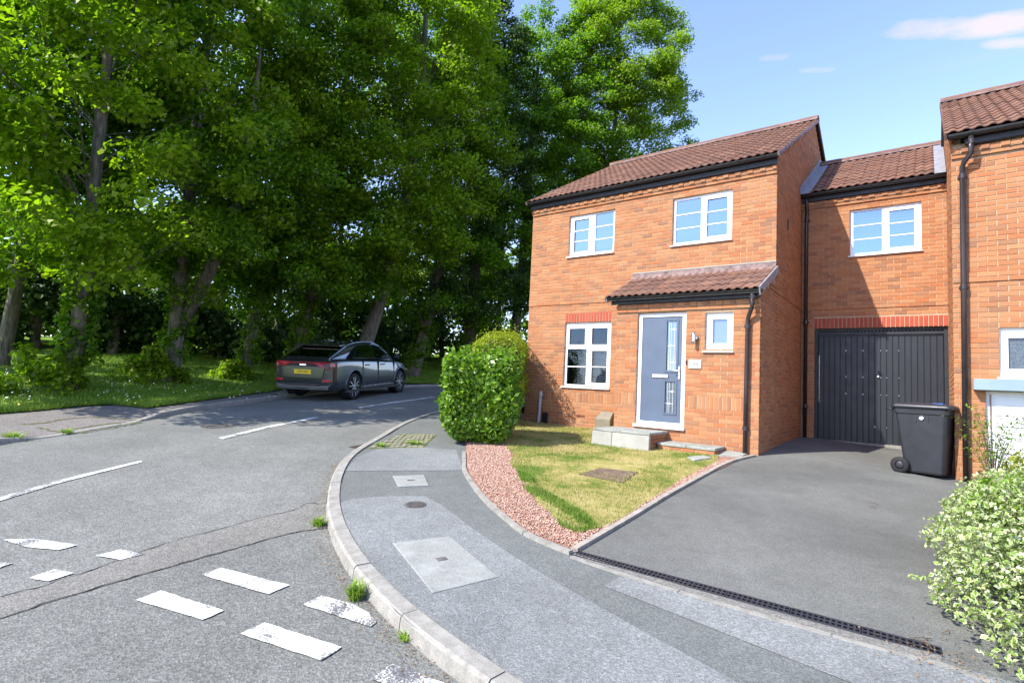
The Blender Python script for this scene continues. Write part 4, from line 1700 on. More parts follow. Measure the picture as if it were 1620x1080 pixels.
MB().box(5.90, 8.04, yg - .006, yg + .02, .075, .102).build('bottom_rail', MATS['chrome'], gd)
MB().box(5.922, 5.93, yg - .004, yg + .001, .9, 1.9).build('edge_strip', MATS['chrome'], gd)
mb = MB()
mb.box(6.955, 7.005, yg - .018, yg + .001, 1.44, 1.60).tube([(6.98, yg - .02, 1.58), (6.98, yg - .05, 1.575), (7.04, yg - .055, 1.56)], .010, 8)
mb.build('handle', MATS['carblack'], gd, bevel=.003)
MB().lathe([(0, -.006), (.017, -.006), (.017, .004)], 12, (6.98, yg - .018, 1.475)).build('lock', MATS['chrome'], gd)
mb = MB()
for i in (5, 8, 10, 11, 12, 14, 16):
    for z in (.45, 1.1, 1.45, 2.0):
        if (i * 7 + int(z * 10)) % 3:
            mb.lathe([(0, -.004), (.009, -.003), (.011, .002)], 8, (5.91 + i * pw, yg, z))
mb.build('screw_heads', MATS['chrome'], gd)
MB().box(5.84, 8.1, GY - .06, GY + .16, -.2, near_z(7, 2.4) + .04).build('door_step', MATS['concrete'], gd)

# ================================================================== the neighbouring house
NX0, NX1, NY = 8.10, 12.6, -.335
nh = empty('brick_house', (10, NY, -.1), 'neighbouring orange brick house at the edge with drainpipe at its corner', 'house', 'brick houses')
winR = (8.615, 9.85, 1.40, 2.11)
dopR = (8.455, 10.7, -.4, 1.21)
mb = MB()
wall_mortar(mb, (0, NY, 0), X, -Y, NX0 + .006, NX1, -.5, 4.93, [winR, dopR])
wall_mortar(mb, (NX0, 8.0, 0), -Y, -X, 0, 8.0 - NY - .03, -.5, 4.925, [])
NEY, NEZ, NRY, NRZ = -.50, 5.03, 3.6, 7.36
nsl = (NRZ - NEZ) / (NRY - NEY)
vs = [(xx, y, z) for xx in (NX0 + .006, NX0 + .116) for (y, z) in ((NY + .05, 4.94), (7.6, 4.94), (NRY, NRZ - .1), (NY + .05, NEZ + (NY - NEY) * nsl - .1))]
mb.add(vs, [(0, 1, 2, 3), (7, 6, 5, 4), (0, 4, 5, 1), (1, 5, 6, 2), (2, 6, 7, 3), (3, 7, 4, 0)])
mb.box(NX0 + .004, NX1, NY - .010, NY + .02, 2.793, 2.937).box(NX0 + .004, NX1, NY - .021, NY + .02, 4.702, 4.765).box(NX0 + .004, NX1, NY - .044, NY + .02, 4.7655, 4.838)
nw = mb.build('wall', MATS['mortar'], nh)
bw = Brickwork()
bw.rows((0, NY, 0), X, -Y, spans_of(NX0, NX1, [winR, dopR]), -.3, 4.69, skip=[(2.79, 2.94)], phase=.06)
bw.rows((0, NY, 0), X, -Y, lambda z: [(NX0, NX1)], 2.79, 2.94, proud=.016, phase=.06, base=.015)
jambs(bw, (0, NY, 0), X, -Y, winR, .1)
bw.rows((NX0, 0, 0), -Y, -X, lambda z: [(-2.45 if z < 5.1 else -7.5, -NY)] if z < 4.95 else [], -.3, 4.95)


def nspan(z):
    y0 = max(NY, NEY + (z + .09 - NEZ) / nsl)
    y1 = NRY + (NRZ - .09 - z) / nsl
    return [(-y1, -y0)] if y1 - y0 > .05 else []


bw.rows((NX0, 0, 0), -Y, -X, nspan, 4.95, 7.2)
for z, pr, pt in ((4.7325, .028, .225), (4.8075, .05, .1125)):
    k = int((NX1 - NX0) / pt)
    for i in range(k):
        a0, a1 = NX0 + i * pt, NX0 + (i + 1) * pt
        bw.put((((a0 + a1) / 2), NY - pr - (.012 if (i % 2 and pt < .2) else 0), z), X, -Y, a1 - a0 - .010, .065, .10)
for z in (4.62, 4.54):
    bw.put((8.36, NY - .02, z), X, -Y, .12, .065, .1)
bw.build(nw, MATS['brick'])
window(nh, *winR, NY, [(8.71, 9.2, 1.525, 1.965, True, 0, 'frosted'), (9.32, 9.75, 1.525, 1.965, True, 0, 'frosted')], 'frosted window above the blue grey canopy')
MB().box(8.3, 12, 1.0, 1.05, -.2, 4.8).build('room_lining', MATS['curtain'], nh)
nroof = roof_slab(nh, NX0 - .05, NX1, (NEY, NEZ), (NRY, NRZ), (7.8, NEZ), 'roof')
roof_tiles(nroof, NX0 - .075, NX0 - .075 + .30 * 15, (NEY - .03, NEZ), (NRY, NRZ), 15, 15, True, 31)
ridge(nroof, NX0 - .07, NX1, NRY, NRZ + .03, 10)
d = Vector((0, NRY - NEY, NRZ - NEZ)).normalized()
MB().obox((NX0 - .066, (NEY + NRY) / 2, (NEZ + NRZ) / 2 - .012), X, d, X.cross(d), .014, 2.42, .045).build('verge_strip', MATS['tile'], nroof)
MB().box(NX0 + .16, NX1, NY - .09, NY - .07, 4.872, 5.0).build('fascia', MATS['soffit'], nh)
gutter(nh, NX0 - .04, NX1, NY - .15, 5.025, .062, (8.33, 9.3))
downpipe(nh, [(8.33, -.485, 4.97), (8.33, -.485, 4.76), (8.325, -.48, 4.71), (8.245, -.42, 4.60), (8.23, -.40, 4.55), (8.225, -.40, 3), (8.22, -.40, -.2)], .036,
         [(8.228, -.40, 4.40), (8.225, -.40, 2.72), (8.332, -.485, 4.88)])
MB().box(8.315, 12.4, NY - .16, NY + .02, 1.205, 1.365).build('canopy_beam', MATS['blue_grey'], nh, bevel=.006)
wd = MB().box(8.46, 10.69, NY + .05, NY + .1, -.35, 1.2).build('white_door', MATS['white_door'], nh)
for i in range(9):
    MB().box(8.55, 10.6, NY + .035, NY + .05, -.2 + i * .15, -.2 + i * .15 + .13).build('door_panel', MATS['white_door'], wd, bevel=.005)
MB().box(8.5, 8.515, NY + .03, NY + .05, -.3, 1.15).build('door_seam', MATS['oldlead'], wd)

# ------------------------------------------------------------------ small things fixed to or standing by the house
st = empty('doorstep', (3.5, -1.5, 0), 'big pale step with concrete side slabs below the front door', 'doorstep', 'steps at the front door')
bx0, bx1, by0, by1, bz = 2.98, 4.06, -1.93, PY - .008, .25
MB().box(bx0 + .04, bx1 - .03, by0 + .05, by1, -.2, bz - .045).build('step_core', MATS['soil'], st)
MB().box(bx0, bx0 + .53, by0 - .02, by1, bz - .045, bz).build('top_slab', MATS['grey_slab'], st, bevel=.006)
MB().box(bx0 + .535, bx1, by0 - .02, by1, bz - .045, bz).build('top_slab', MATS['grey_slab'], st, bevel=.006)
for x0_, x1_ in ((bx0 - .01, bx0 + .38), (bx0 + .387, bx1)):
    mb = MB()
    mb.add([(x0_, by0 - .06, -.2), (x1_, by0 - .06, -.2), (x1_, by0 + .03, -.2), (x0_, by0 + .03, -.2), (x0_, by0 - .03, bz - .05), (x1_, by0 - .03, bz - .05), (x1_, by0 + .04, bz - .05), (x0_, by0 + .04, bz - .05)],
           [(0, 3, 2, 1), (4, 5, 6, 7), (0, 1, 5, 4), (1, 2, 6, 5), (2, 3, 7, 6), (3, 0, 4, 7)])
    mb.build('side_slab', MATS['pale_slab'], st, bevel=.006)
sb = Brickwork()
sb.rows((bx1 - .028, 0, 0), Y, X, lambda z: [(by0 + .04, by1)], -.16, .2, base=-.02)
MB().box(bx1 - .06, bx1 - .034, by0 + .03, by1, -.2, bz - .05).build('step_side', MATS['mortar'], st)
sb.build(st, MATS['brick'])
s2 = empty('doorstep', (4.6, -1.4, 0), 'small low step of brown brick with a grey slab top beside the porch wall', 'doorstep', 'steps at the front door')
cx0, cx1, cy0, cz = 4.075, 5.06, -1.66, .085
MB().box(cx0 + .02, cx1 - .02, cy0 + .02, PY - .012, -.25, cz - .05).build('step_core', MATS['mortar'], s2)
MB().box(cx0, cx0 + .5, cy0, PY - .012, cz - .045, cz).build('top_slab', MATS['grey_slab'], s2, bevel=.006)
MB().box(cx0 + .505, cx1, cy0, PY - .012, cz - .045, cz).build('top_slab', MATS['grey_slab'], s2, bevel=.006)
sb = Brickwork()
sb.rows((0, cy0 + .014, 0), X, -Y, lambda z: [(cx0 + .01, cx1 - .012)], -.2, cz - .05, base=-.035)
sb.rows((cx1 - .014, 0, 0), Y, X, lambda z: [(cy0 + .02, PY - .02)], -.2, cz - .05, base=-.035)
sb.build(s2, MATS['brick'])
ap = MB()
c4 = [(4.95, -1.68), (5.42, -1.5), (5.42, -1.13), (5.05, -1.13)]
ap.add([(x, y, near_z(x, y) + h) for h in (.0, .03) for x, y in c4], [(4, 5, 6, 7), (0, 1, 5, 4), (1, 2, 6, 5), (2, 3, 7, 6), (3, 0, 4, 7)])
tag(ap.build('paving_slab', MATS['grey_slab'], None), 'thin grey paving slab at the foot of the porch drainpipe', 'slab')
mb = MB()
y0_ = -.17
mb.add([(2.03, y0_, -.05), (2.40, y0_, -.05), (2.40, -.012, -.05), (2.03, -.012, -.05), (2.03, y0_, .30), (2.40, y0_, .30), (2.40, -.012, .30), (2.03, -.012, .30),
        (2.10, -.03, .46), (2.40, -.03, .46), (2.40, -.012, .46), (2.10, -.012, .46)],
       [(0, 3, 2, 1), (0, 1, 5, 4), (1, 2, 6, 5), (2, 3, 7, 6), (3, 0, 4, 7), (4, 5, 9, 8), (5, 6, 10, 9), (6, 7, 11, 10), (7, 4, 8, 11), (8, 9, 10, 11)])
mbx = mb.build('meter_box', MATS['stonebox'], None, bevel=.01)
tag(mbx, 'buff meter box with sloping top on the wall behind the doorstep', 'meter box')
MW[mbx] = Matrix.Identity(4)
MB().box(2.2, 2.235, y0_ - .008, y0_, .09, .115).build('latch', MATS['carblack'], mbx)
dp = MB().tube([(.50, -.10, .02), (.505, -.10, .22), (.515, -.10, .30), (.52, -.08, .78)], [.045, .045, .034, .034], 12).build('waste_pipe', MATS['grey_pipe'], None, True)
MW[dp] = Matrix.Identity(4)
tag(dp, 'short grey plastic pipe standing against the wall by the hedge', 'pipe')
MB().tube([(.50, -.10, -.03), (.503, -.10, .06)], .052, 12).tube([(.518, -.082, .70), (.52, -.08, .82)], .042, 12).obox((.52, -.045, .74), X, Y, Z, .045, .04, .012).build('pipe_collar', MATS['grey_pipe'], dp)

lm = empty('wall_lamp', (4.51, PY, 1.93), 'small steel up and down lamp on the porch wall beside the door', 'lamp')
MB().lathe([(0, -.10), (.032, -.10), (.034, -.06), (.034, .06), (.032, .10), (0, .10)], 20, (4.50, PY - .085, 1.93), 'Z').build('lamp_body', MATS['chrome'], lm, True)
MB().lathe([(0, -.04), (.036, -.04), (.036, .0)], 16, (4.52, PY - .004, 1.935), 'Y').tube([(4.52, PY, 1.935), (4.505, PY - .06, 1.932)], .012, 8).build('bracket', MATS['chrome'], lm)
pl = empty('number_plaque', (4.51, PY, 1.47), 'small white house number plaque on the porch wall under the lamp', 'plaque')
MB().box(4.405, 4.625, PY - .020, PY - .008, 1.395, 1.55).build('plate', MATS['plaque'], pl, bevel=.004)


def text(name, s, size, m, parent, M4, extrude=.001, shear=0.):
    cu_ = bpy.data.curves.new(name, 'FONT')
    cu_.body = s
    cu_.size = size
    cu_.extrude = extrude
    cu_.shear = shear
    cu_.align_x = 'CENTER'
    cu_.align_y = 'CENTER'
    tmp = bpy.data.objects.new(name, cu_)
    COL.objects.link(tmp)
    me_ = bpy.data.meshes.new_from_object(tmp.evaluated_get(bpy.context.evaluated_depsgraph_get()))
    bpy.data.objects.remove(tmp)
    me_.materials.clear()
    return link(name, me_, m, parent, MW[parent].inverted() @ M4)


text('number', '96', .11, MATS['ink'], pl, Matrix.Translation((4.515, PY - .0215, 1.472)) @ Matrix.Rotation(pi / 2, 4, 'X'), .001, .3)
db = MB().box(4.345, 4.362, PY - .02, PY - .006, 1.47, 1.54).build('door_bell', MATS['carblack'], None, bevel=.004)
tag(db, 'tiny dark doorbell push beside the white door frame', 'doorbell')

# ------------------------------------------------------------------ wheelie bin
bn = empty('wheelie_bin', (7.76, -.30, near_z(7.76, -.3)), 'charcoal wheelie bin with closed lid outside the garage door', 'bin', None, None, rad(-14))
B0 = MW[bn]


def bloc(mb, name, m, parent, smooth=False, bevel=0., seg=1):
    """mesh given in the bin's own frame (x towards the front of the bin)"""
    return link(name, mb.mesh(name, smooth, True, bevel, seg), m, parent, Matrix.Identity(4))


def rrect(hx, hy, r, n=5):
    out = []
    for (cx, cy, a0) in ((hx - r, hy - r, 0), (-hx + r, hy - r, 90), (-hx + r, -hy + r, 180), (hx - r, -hy + r, 270)):
        for k in range(n):
            a = rad(a0 + 90 * k / (n - 1))
            out.append((cx + r * cos(a), cy + r * sin(a)))
    return out


def loft(rings, closed=True, cap=True):
    mb = MB()
    n = len(rings[0])
    vs = [v for r in rings for v in r]
    fs = []
    for i in range(len(rings) - 1):
        for k in range(n if closed else n - 1):
            fs.append((i * n + k, i * n + (k + 1) % n, (i + 1) * n + (k + 1) % n, (i + 1) * n + k))
    if cap:
        fs.append(tuple(reversed(range(n))))
        fs.append(tuple(range((len(rings) - 1) * n, len(rings) * n)))
    return mb.add(vs, fs)


rings = []
for z, hx, hy, dx in ((.03, .235, .215, .03), (.06, .245, .225, .03), (.5, .285, .25, .015), (.90, .318, .272, .0), (.905, .335, .285, 0), (.985, .34, .29, 0)):
    rings.append([(x + dx, y, z) for x, y in rrect(hx, hy, .05)])
bloc(loft(rings), 'bin_body', MATS['bin'], bn, False, .004)
lid = []
for z, hx, hy, dx in ((.985, .375, .305, .012), (1.0, .385, .312, .012), (1.03, .38, .31, .012), (1.055, .33, .27, .01), (1.068, .2, .17, .0)):
    lid.append([(x + dx, y, z) for x, y in rrect(hx, hy, .07)])
lo_ = bloc(loft(lid), 'lid', MATS['bin'], bn, True)
bloc(MB().box(-.16, .16, -.12, .12, 1.066, 1.0755), 'lid_panel', MATS['bin'], bn, False, .004)
bloc(MB().box(.12, .24, -.12, .02, 1.0615, 1.0765), 'lid_sticker', MATS['bluebag'], bn)
mb = MB().tube([(-.36, -.2, .95), (-.43, -.2, .97), (-.43, .2, .97), (-.36, .2, .95)], .016, 8)
bloc(mb, 'handle', MATS['bin'], bn, True)
for s in (-1, 1):
    for x in (-.05, .10):
        bloc(MB().box(x - .006, x + .006, s * .262 - .012, s * .262 + .022, .78, .905), 'body_rib', MATS['bin'], bn)
bloc(MB().lathe([(0, -.004), (.028, -.004), (.028, .01)], 14, (.02, .276, .85)), 'badge', MATS['plaque'], bn)
bloc(MB().lathe([(0, .004), (.028, .004), (.028, -.01)], 14, (.02, -.276, .85)), 'badge', MATS['plaque'], bn)
bloc(MB().tube([(-.255, -.25, .122), (-.255, .25, .122)], .012, 8), 'axle', MATS['carblack'], bn)
for s in (-1, 1):
    whl = link('wheel', MB().lathe([(.06, -.024), (.11, -.026), (.122, -.012), (.122, .012), (.11, .026), (.06, .024)], 24).mesh('wheel', True), MATS['rubber'], bn, Matrix.Translation((-.255, s * .27, .122)))
    link('hub', MB().lathe([(0, -.02), (.035, -.022), (.065, -.010), (.065, .010), (.035, .022), (0, .02)], 20).mesh('hub', True), MATS['bin'], whl, Matrix.Identity(4))
# ================================================================== foliage


def leaf_arrays(C, Nrm, L, Wd, rng, fold=.18):
    """one folded diamond leaf per row"""
    n = len(C)
    Nrm = Nrm / np.linalg.norm(Nrm, axis=1, keepdims=True)
    a = rng.normal(size=(n, 3))
    T = np.cross(Nrm, a)
    T /= np.linalg.norm(T, axis=1, keepdims=True) + 1e-9
    B = np.cross(Nrm, T)
    L = np.asarray(L).reshape(-1, 1)
    Wd = np.asarray(Wd).reshape(-1, 1)
    V = np.empty((n, 4, 3))
    V[:, 0] = C - T * L * .5
    V[:, 1] = C + B * Wd * .5 + Nrm * Wd * fold - T * L * .08
    V[:, 2] = C + T * L * .5 - Nrm * L * .12
    V[:, 3] = C - B * Wd * .5 + Nrm * Wd * fold - T * L * .08
    F = np.arange(n * 4).reshape(n, 4)
    return V.reshape(-1, 3), F


def in_ball(n, rng, edge=.45):
    d = rng.normal(size=(n, 3))
    d /= np.linalg.norm(d, axis=1, keepdims=True)
    r = rng.random(n) ** edge
    return d * r[:, None], d


def clump_leaves(centers, radii, counts, size, rng, flat=.5, up=.6, droop=0.28):
    Cs, Ns, Ls = [], [], []
    for c, r, k in zip(centers, radii, counts):
        k = int(k)
        if k < 1:
            continue
        p, d = in_ball(k, rng)
        p = p * np.array([r, r, r * flat])
        rr = np.sqrt(p[:, 0] ** 2 + p[:, 1] ** 2)
        p[:, 2] -= droop * rr * rr / max(r, .01)
        Cs.append(p + np.asarray(c))
        nn = d * (1 - up) * .7 + rng.normal(size=(k, 3)) * .34 + np.array([-.22, -.42, .62]) * up * 1.5
        Ns.append(nn)
        Ls.append(size * rng.uniform(.65, 1.25, k))
    C, N, L = np.concatenate(Cs), np.concatenate(Ns), np.concatenate(Ls)
    return leaf_arrays(C, N, L, L * .8, rng)


def crown_profile(t, low=.55, peak=.42):
    """relative crown radius from its base (0) to its top (1)"""
    if t < peak:
        return low + (1 - low) * sin(pi / 2 * t / peak)
    return max(.12, cos(pi / 2 * (t - peak) / (1.06 - peak)) ** .75)


def tree(x, y, h, cb, R, seed, label, group, lean=(0, 0), r0=.34, m='lime', leaf=.15, nclump=150, per=230, fork=None, low=.55, peak=.42, epi=0, cshift=(0, 0), bush=None, rc=(.55, 1.05), name='lime_tree', sparse=1.0, trunkm='bark', vis=1):
    rng = np.random.default_rng(seed)
    z0 = road_z(x, y) + .08
    e = empty(name, (x, y, z0), label, 'tree', group)

    def axis(t):           # trunk axis, t in 0..1 of the height
        g_ = tanh(2.6 * t)
        return np.array([x + lean[0] * g_ + .12 * sin(5 * t + seed), y + lean[1] * g_ + .12 * cos(4 * t + seed), z0 + h * t])
    mb = MB()
    ts = np.linspace(0, .93, 16)
    rad_ = [r0 * (1.28 if i == 0 else (1.08 if i == 1 else 1)) * (1 - ts[i]) ** .8 + .02 for i in range(len(ts))]
    path = [axis(t) - np.array([0, 0, .12 if t == 0 else 0]) for t in ts]
    path = [path[0], path[0] + (path[1] - path[0]) * .3] + path[1:]
    rad_ = [rad_[0], r0 * 1.08] + rad_[1:]
    mb.tube(path, rad_, 12)
    if fork:
        f0, fdx, fdy, fr = fork
        p0 = axis(f0)
        pts = [p0 + np.array([fdx * tanh(2.2 * s), fdy * tanh(2.2 * s), h * .5 * s - .1]) for s in np.linspace(0, 1, 9)]
        mb.tube(pts, [fr * (1 - s) ** .7 + .03 for s in np.linspace(0, 1, 9)], 10)
    # a swelling and a few scars make the bole uneven
    centers, radii = [], []
    H = h - cb
    for i in range(nclump):
        t = rng.random() ** .9
        prof = crown_profile(t, low, peak) * R
        a = rng.random() * 2 * pi
        if rng.random() < .45:      # more foliage on the open, sunlit side
            a = rad(-52) + rng.normal() * .75
        q = prof * (1 - .55 * rng.random() ** 2.2) * rng.uniform(.8, 1.12)
        zc = cb + H * t
        ax = axis(min(1, zc / h))
        s = t * 1.0
        c = np.array([ax[0] + q * cos(a) + cshift[0] * s, ax[1] + q * sin(a) + cshift[1] * s, z0 + zc])
        centers.append(c)
        radii.append((rng.uniform(*rc) + (.25 if rng.random() < .25 else 0)) * (1.0 - .35 * t))
        if i % 4 == 0 and t > .08:
            tb = max(.12, (zc - q * rng.uniform(.35, .8)) / h)
            b = axis(min(.9, tb))
            mid = (b + c) / 2 + np.array([0, 0, .25 * q * .3])
            rr = max(.018, .16 * r0 * (1 - tb) * 1.5 * min(1, q / 2.5))
            mb.tube([b, b * .7 + mid * .3 + np.array([0, 0, .05]), mid, c * .6 + mid * .4, c], [rr, rr * .8, rr * .6, rr * .4, .012], 6, False)
    mb.build('trunk', MATS[trunkm], e, True)
    counts = [per * (r / .8) ** 2 * sparse for r in radii]
    V, F = clump_leaves(centers, radii, counts, leaf, rng)
    me = np_mesh('crown', V, F)
    link('crown', me, MATS[m], e)
    if epi:
        cs, rs, ks = [], [], []
        for i in range(epi):
            t = rng.uniform(.6, cb + .8) / h
            ax = axis(t)
            a = rng.random() * 2 * pi
            q = r0 * (1.1 + .9 * rng.random())
            cs.append(ax + np.array([q * cos(a), q * sin(a), 0]))
            rs.append(rng.uniform(.16, .34))
            ks.append(26)
        V, F = clump_leaves(cs, rs, ks, .135, rng, .8, .25)
        link('trunk_shoots', np_mesh('trunk_shoots', V, F), MATS['lime'], e)['kind'] = 'stuff'
    if bush:
        bx, by, bR, bh = bush
        cs, rs, ks = [], [], []
        for i in range(34):
            a = rng.random() * 2 * pi
            q = bR * sqrt(rng.random())
            zz_ = bh * (1 - (q / bR) ** 2) * rng.uniform(.35, .95)
            xx, yy = x + bx + q * cos(a), y + by + q * sin(a)
            cs.append(np.array([xx, yy, road_z(xx, yy) + .12 + zz_]))
            rs.append(rng.uniform(.22, .34))
            ks.append(64)
        V, F = clump_leaves(cs, rs, ks, .125, rng, .8, .45)
        link('basal_shoots', np_mesh('basal_shoots', V, F), MATS['lime_bright'], e)['kind'] = 'stuff'
    return e


def ray_xy(px, d):
    r = ROT @ Vector(((px - 810) / F_PX, 0, -1.0))
    u = Vector((r.x, r.y)).normalized()
    return CAM.x + u.x * d, CAM.y + u.y * d


RIGHTV = Vector((cos(rad(37.7)), sin(rad(37.7))))       # picture right, on the ground
AWAYV = Vector((-sin(rad(37.7)), cos(rad(37.7))))


def T(px, d, h, cb, R, seed, label, lean=0., **kw):
    kw['r0'] = kw.get('r0', .34) * .68
    if kw.get('group') is None:
        kw['nclump'] = int(kw['nclump'] * 1.6)
        kw.setdefault('leaf', .15)
        kw.setdefault('low', 1.0)
        cb -= kw.pop('drop', .6)
        kw.setdefault('rc', (.5, 1.0))
        R *= 1.08
    x, y = ray_xy(px, d)
    lv = (RIGHTV.x * lean, RIGHTV.y * lean)
    if 'fork' in kw and kw['fork']:
        f0, s, fr = kw['fork']
        kw['fork'] = (f0, RIGHTV.x * s, RIGHTV.y * s, fr)
    if 'cs' in kw:
        s = kw.pop('cs')
        kw['cshift'] = (RIGHTV.x * s, RIGHTV.y * s)
    if 'bush' in kw and kw['bush']:
        s, aw, bR, bh = kw['bush']
        kw['bush'] = (RIGHTV.x * s + AWAYV.x * aw, RIGHTV.y * s + AWAYV.y * aw, bR, bh)
    return tree(x, y, h, cb, R, seed, label, kw.pop('group', 'lime trees along the far verge'), lv, **kw)


T(112, 17.6, 17.5, 3.6, 3.5, 1, 'lime tree with shoot covered trunk and round leafy shrub at its foot', .35, m='lime_bright', r0=.25, drop=.9, epi=85, bush=(-.1, -.75, .92, 1.15), nclump=190)
T(278, 20.0, 19, 3.9, 3.6, 2, 'lime tree with pale trunk forked low into two stems', .2, r0=.31, fork=(.08, 1.9, .2), epi=62, bush=(-.1, -.8, .95, 1.0), nclump=190, m='lime')
T(395, 22.5, 18, 3.6, 3.2, 3, 'slim lime tree leaning right above a small leafy shrub, left of the car', .9, m='lime_bright', r0=.27, epi=50, bush=(-.1, -.8, .6, .65), nclump=150)
T(468, 23.0, 19, 3.0, 3.0, 4, 'lime tree with shoot covered trunk just behind the car boot', 1.1, r0=.30, epi=75, nclump=150)
T(563, 23.6, 21, 5.8, 3.6, 5, 'tall lime tree with bare pale trunk leaning right above the car roof', 2.1, r0=.42, drop=1.2, epi=0, nclump=210, m='lime_bright', per=230)
T(655, 27.0, 20, 3.6, 3.3, 6, 'lime tree with leafy trunk on the grass beyond the car bonnet', 1.3, r0=.38, epi=75, nclump=170)
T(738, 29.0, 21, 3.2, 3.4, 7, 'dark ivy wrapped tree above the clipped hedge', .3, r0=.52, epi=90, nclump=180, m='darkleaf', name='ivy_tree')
T(806, 30.0, 21, 4.5, 3.2, 8, 'tree with pale leaning trunk beside the corner of the brick house', .9, r0=.40, epi=8, nclump=150)
T(905, 31.0, 21.5, 4.5, 3.6, 9, 'broad tree rising behind the roof, darker than the tall one beside it', 0, r0=.4, nclump=170, peak=.35, low=.8)
T(958, 33.5, 25.5, 6, 4.3, 10, 'tall sunlit tree standing out against the sky behind the roof ridge', 0, r0=.40, nclump=260, m='lime_bright', peak=.55, low=.75, per=290, rc=(.65, 1.2))
T(8, 21.5, 19, 3.8, 3.5, 11, 'dark trunked tree at the far left edge of the wood', .3, r0=.24, nclump=170)
# second row
B_ = 'trees of the second row in the wood'
for i, (px, d, h, R, lab, m) in enumerate([
        (60, 29, 20, 4.0, 'second row tree in the gap left of the shrub footed lime', 'lime_bright'),
        (185, 28, 21, 4.0, 'second row dark stemmed tree between the two nearest pale trunks', 'lime'),
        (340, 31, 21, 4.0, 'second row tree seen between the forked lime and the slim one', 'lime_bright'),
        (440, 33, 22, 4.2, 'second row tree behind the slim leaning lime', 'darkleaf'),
        (525, 34, 22, 4.2, 'second row thin tree behind the car roof', 'lime_bright'),
        (615, 36, 23, 4.3, 'second row tree right of the big leaning trunk', 'lime_bright'),
        (700, 38, 23, 4.2, 'second row tree left of the ivy wrapped one', 'lime'),
        (790, 40, 24, 4.2, 'second row tree between the ivy wrapped trunk and the house', 'lime'),
        (860, 42, 22, 4.0, 'second row tree whose top dips low beside the tall sunlit one', 'darkleaf')]):
    T(px, d, h, 4.0, R, 40 + i, lab, (i % 3 - 1) * .6, r0=.24, nclump=80, per=120, leaf=.21, m=m, group=B_, name='woodland_tree', rc=(.7, 1.3), trunkm='bark')

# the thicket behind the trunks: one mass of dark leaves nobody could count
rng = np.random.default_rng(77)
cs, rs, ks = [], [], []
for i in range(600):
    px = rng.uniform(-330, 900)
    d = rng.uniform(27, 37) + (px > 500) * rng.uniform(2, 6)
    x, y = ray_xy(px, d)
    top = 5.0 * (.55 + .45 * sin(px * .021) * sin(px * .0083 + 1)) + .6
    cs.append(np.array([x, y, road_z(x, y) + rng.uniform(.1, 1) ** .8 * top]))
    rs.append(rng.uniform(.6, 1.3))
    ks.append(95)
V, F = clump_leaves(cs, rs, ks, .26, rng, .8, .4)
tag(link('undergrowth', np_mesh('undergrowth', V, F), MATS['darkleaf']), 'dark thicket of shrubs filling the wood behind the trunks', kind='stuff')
# pale gap behind: far sunlit thicket
cs, rs, ks = [], [], []
for i in range(420):
    px = rng.uniform(-380, 880)
    d = rng.uniform(47, 58)
    x, y = ray_xy(px, d)
    cs.append(np.array([x, y, road_z(x, y) + rng.uniform(0, 1) * 10.5]))
    rs.append(rng.uniform(1.2, 2.2))
    ks.append(100)
V, F = clump_leaves(cs, rs, ks, .52, rng, .8, .4)
tag(link('far_woodland', np_mesh('far_woodland', V, F), MATS['lime_bright']), 'sunlit far edge of the wood glimpsed between the trunks', kind='stuff')

# ------------------------------------------------------------------ hedges and shrubs


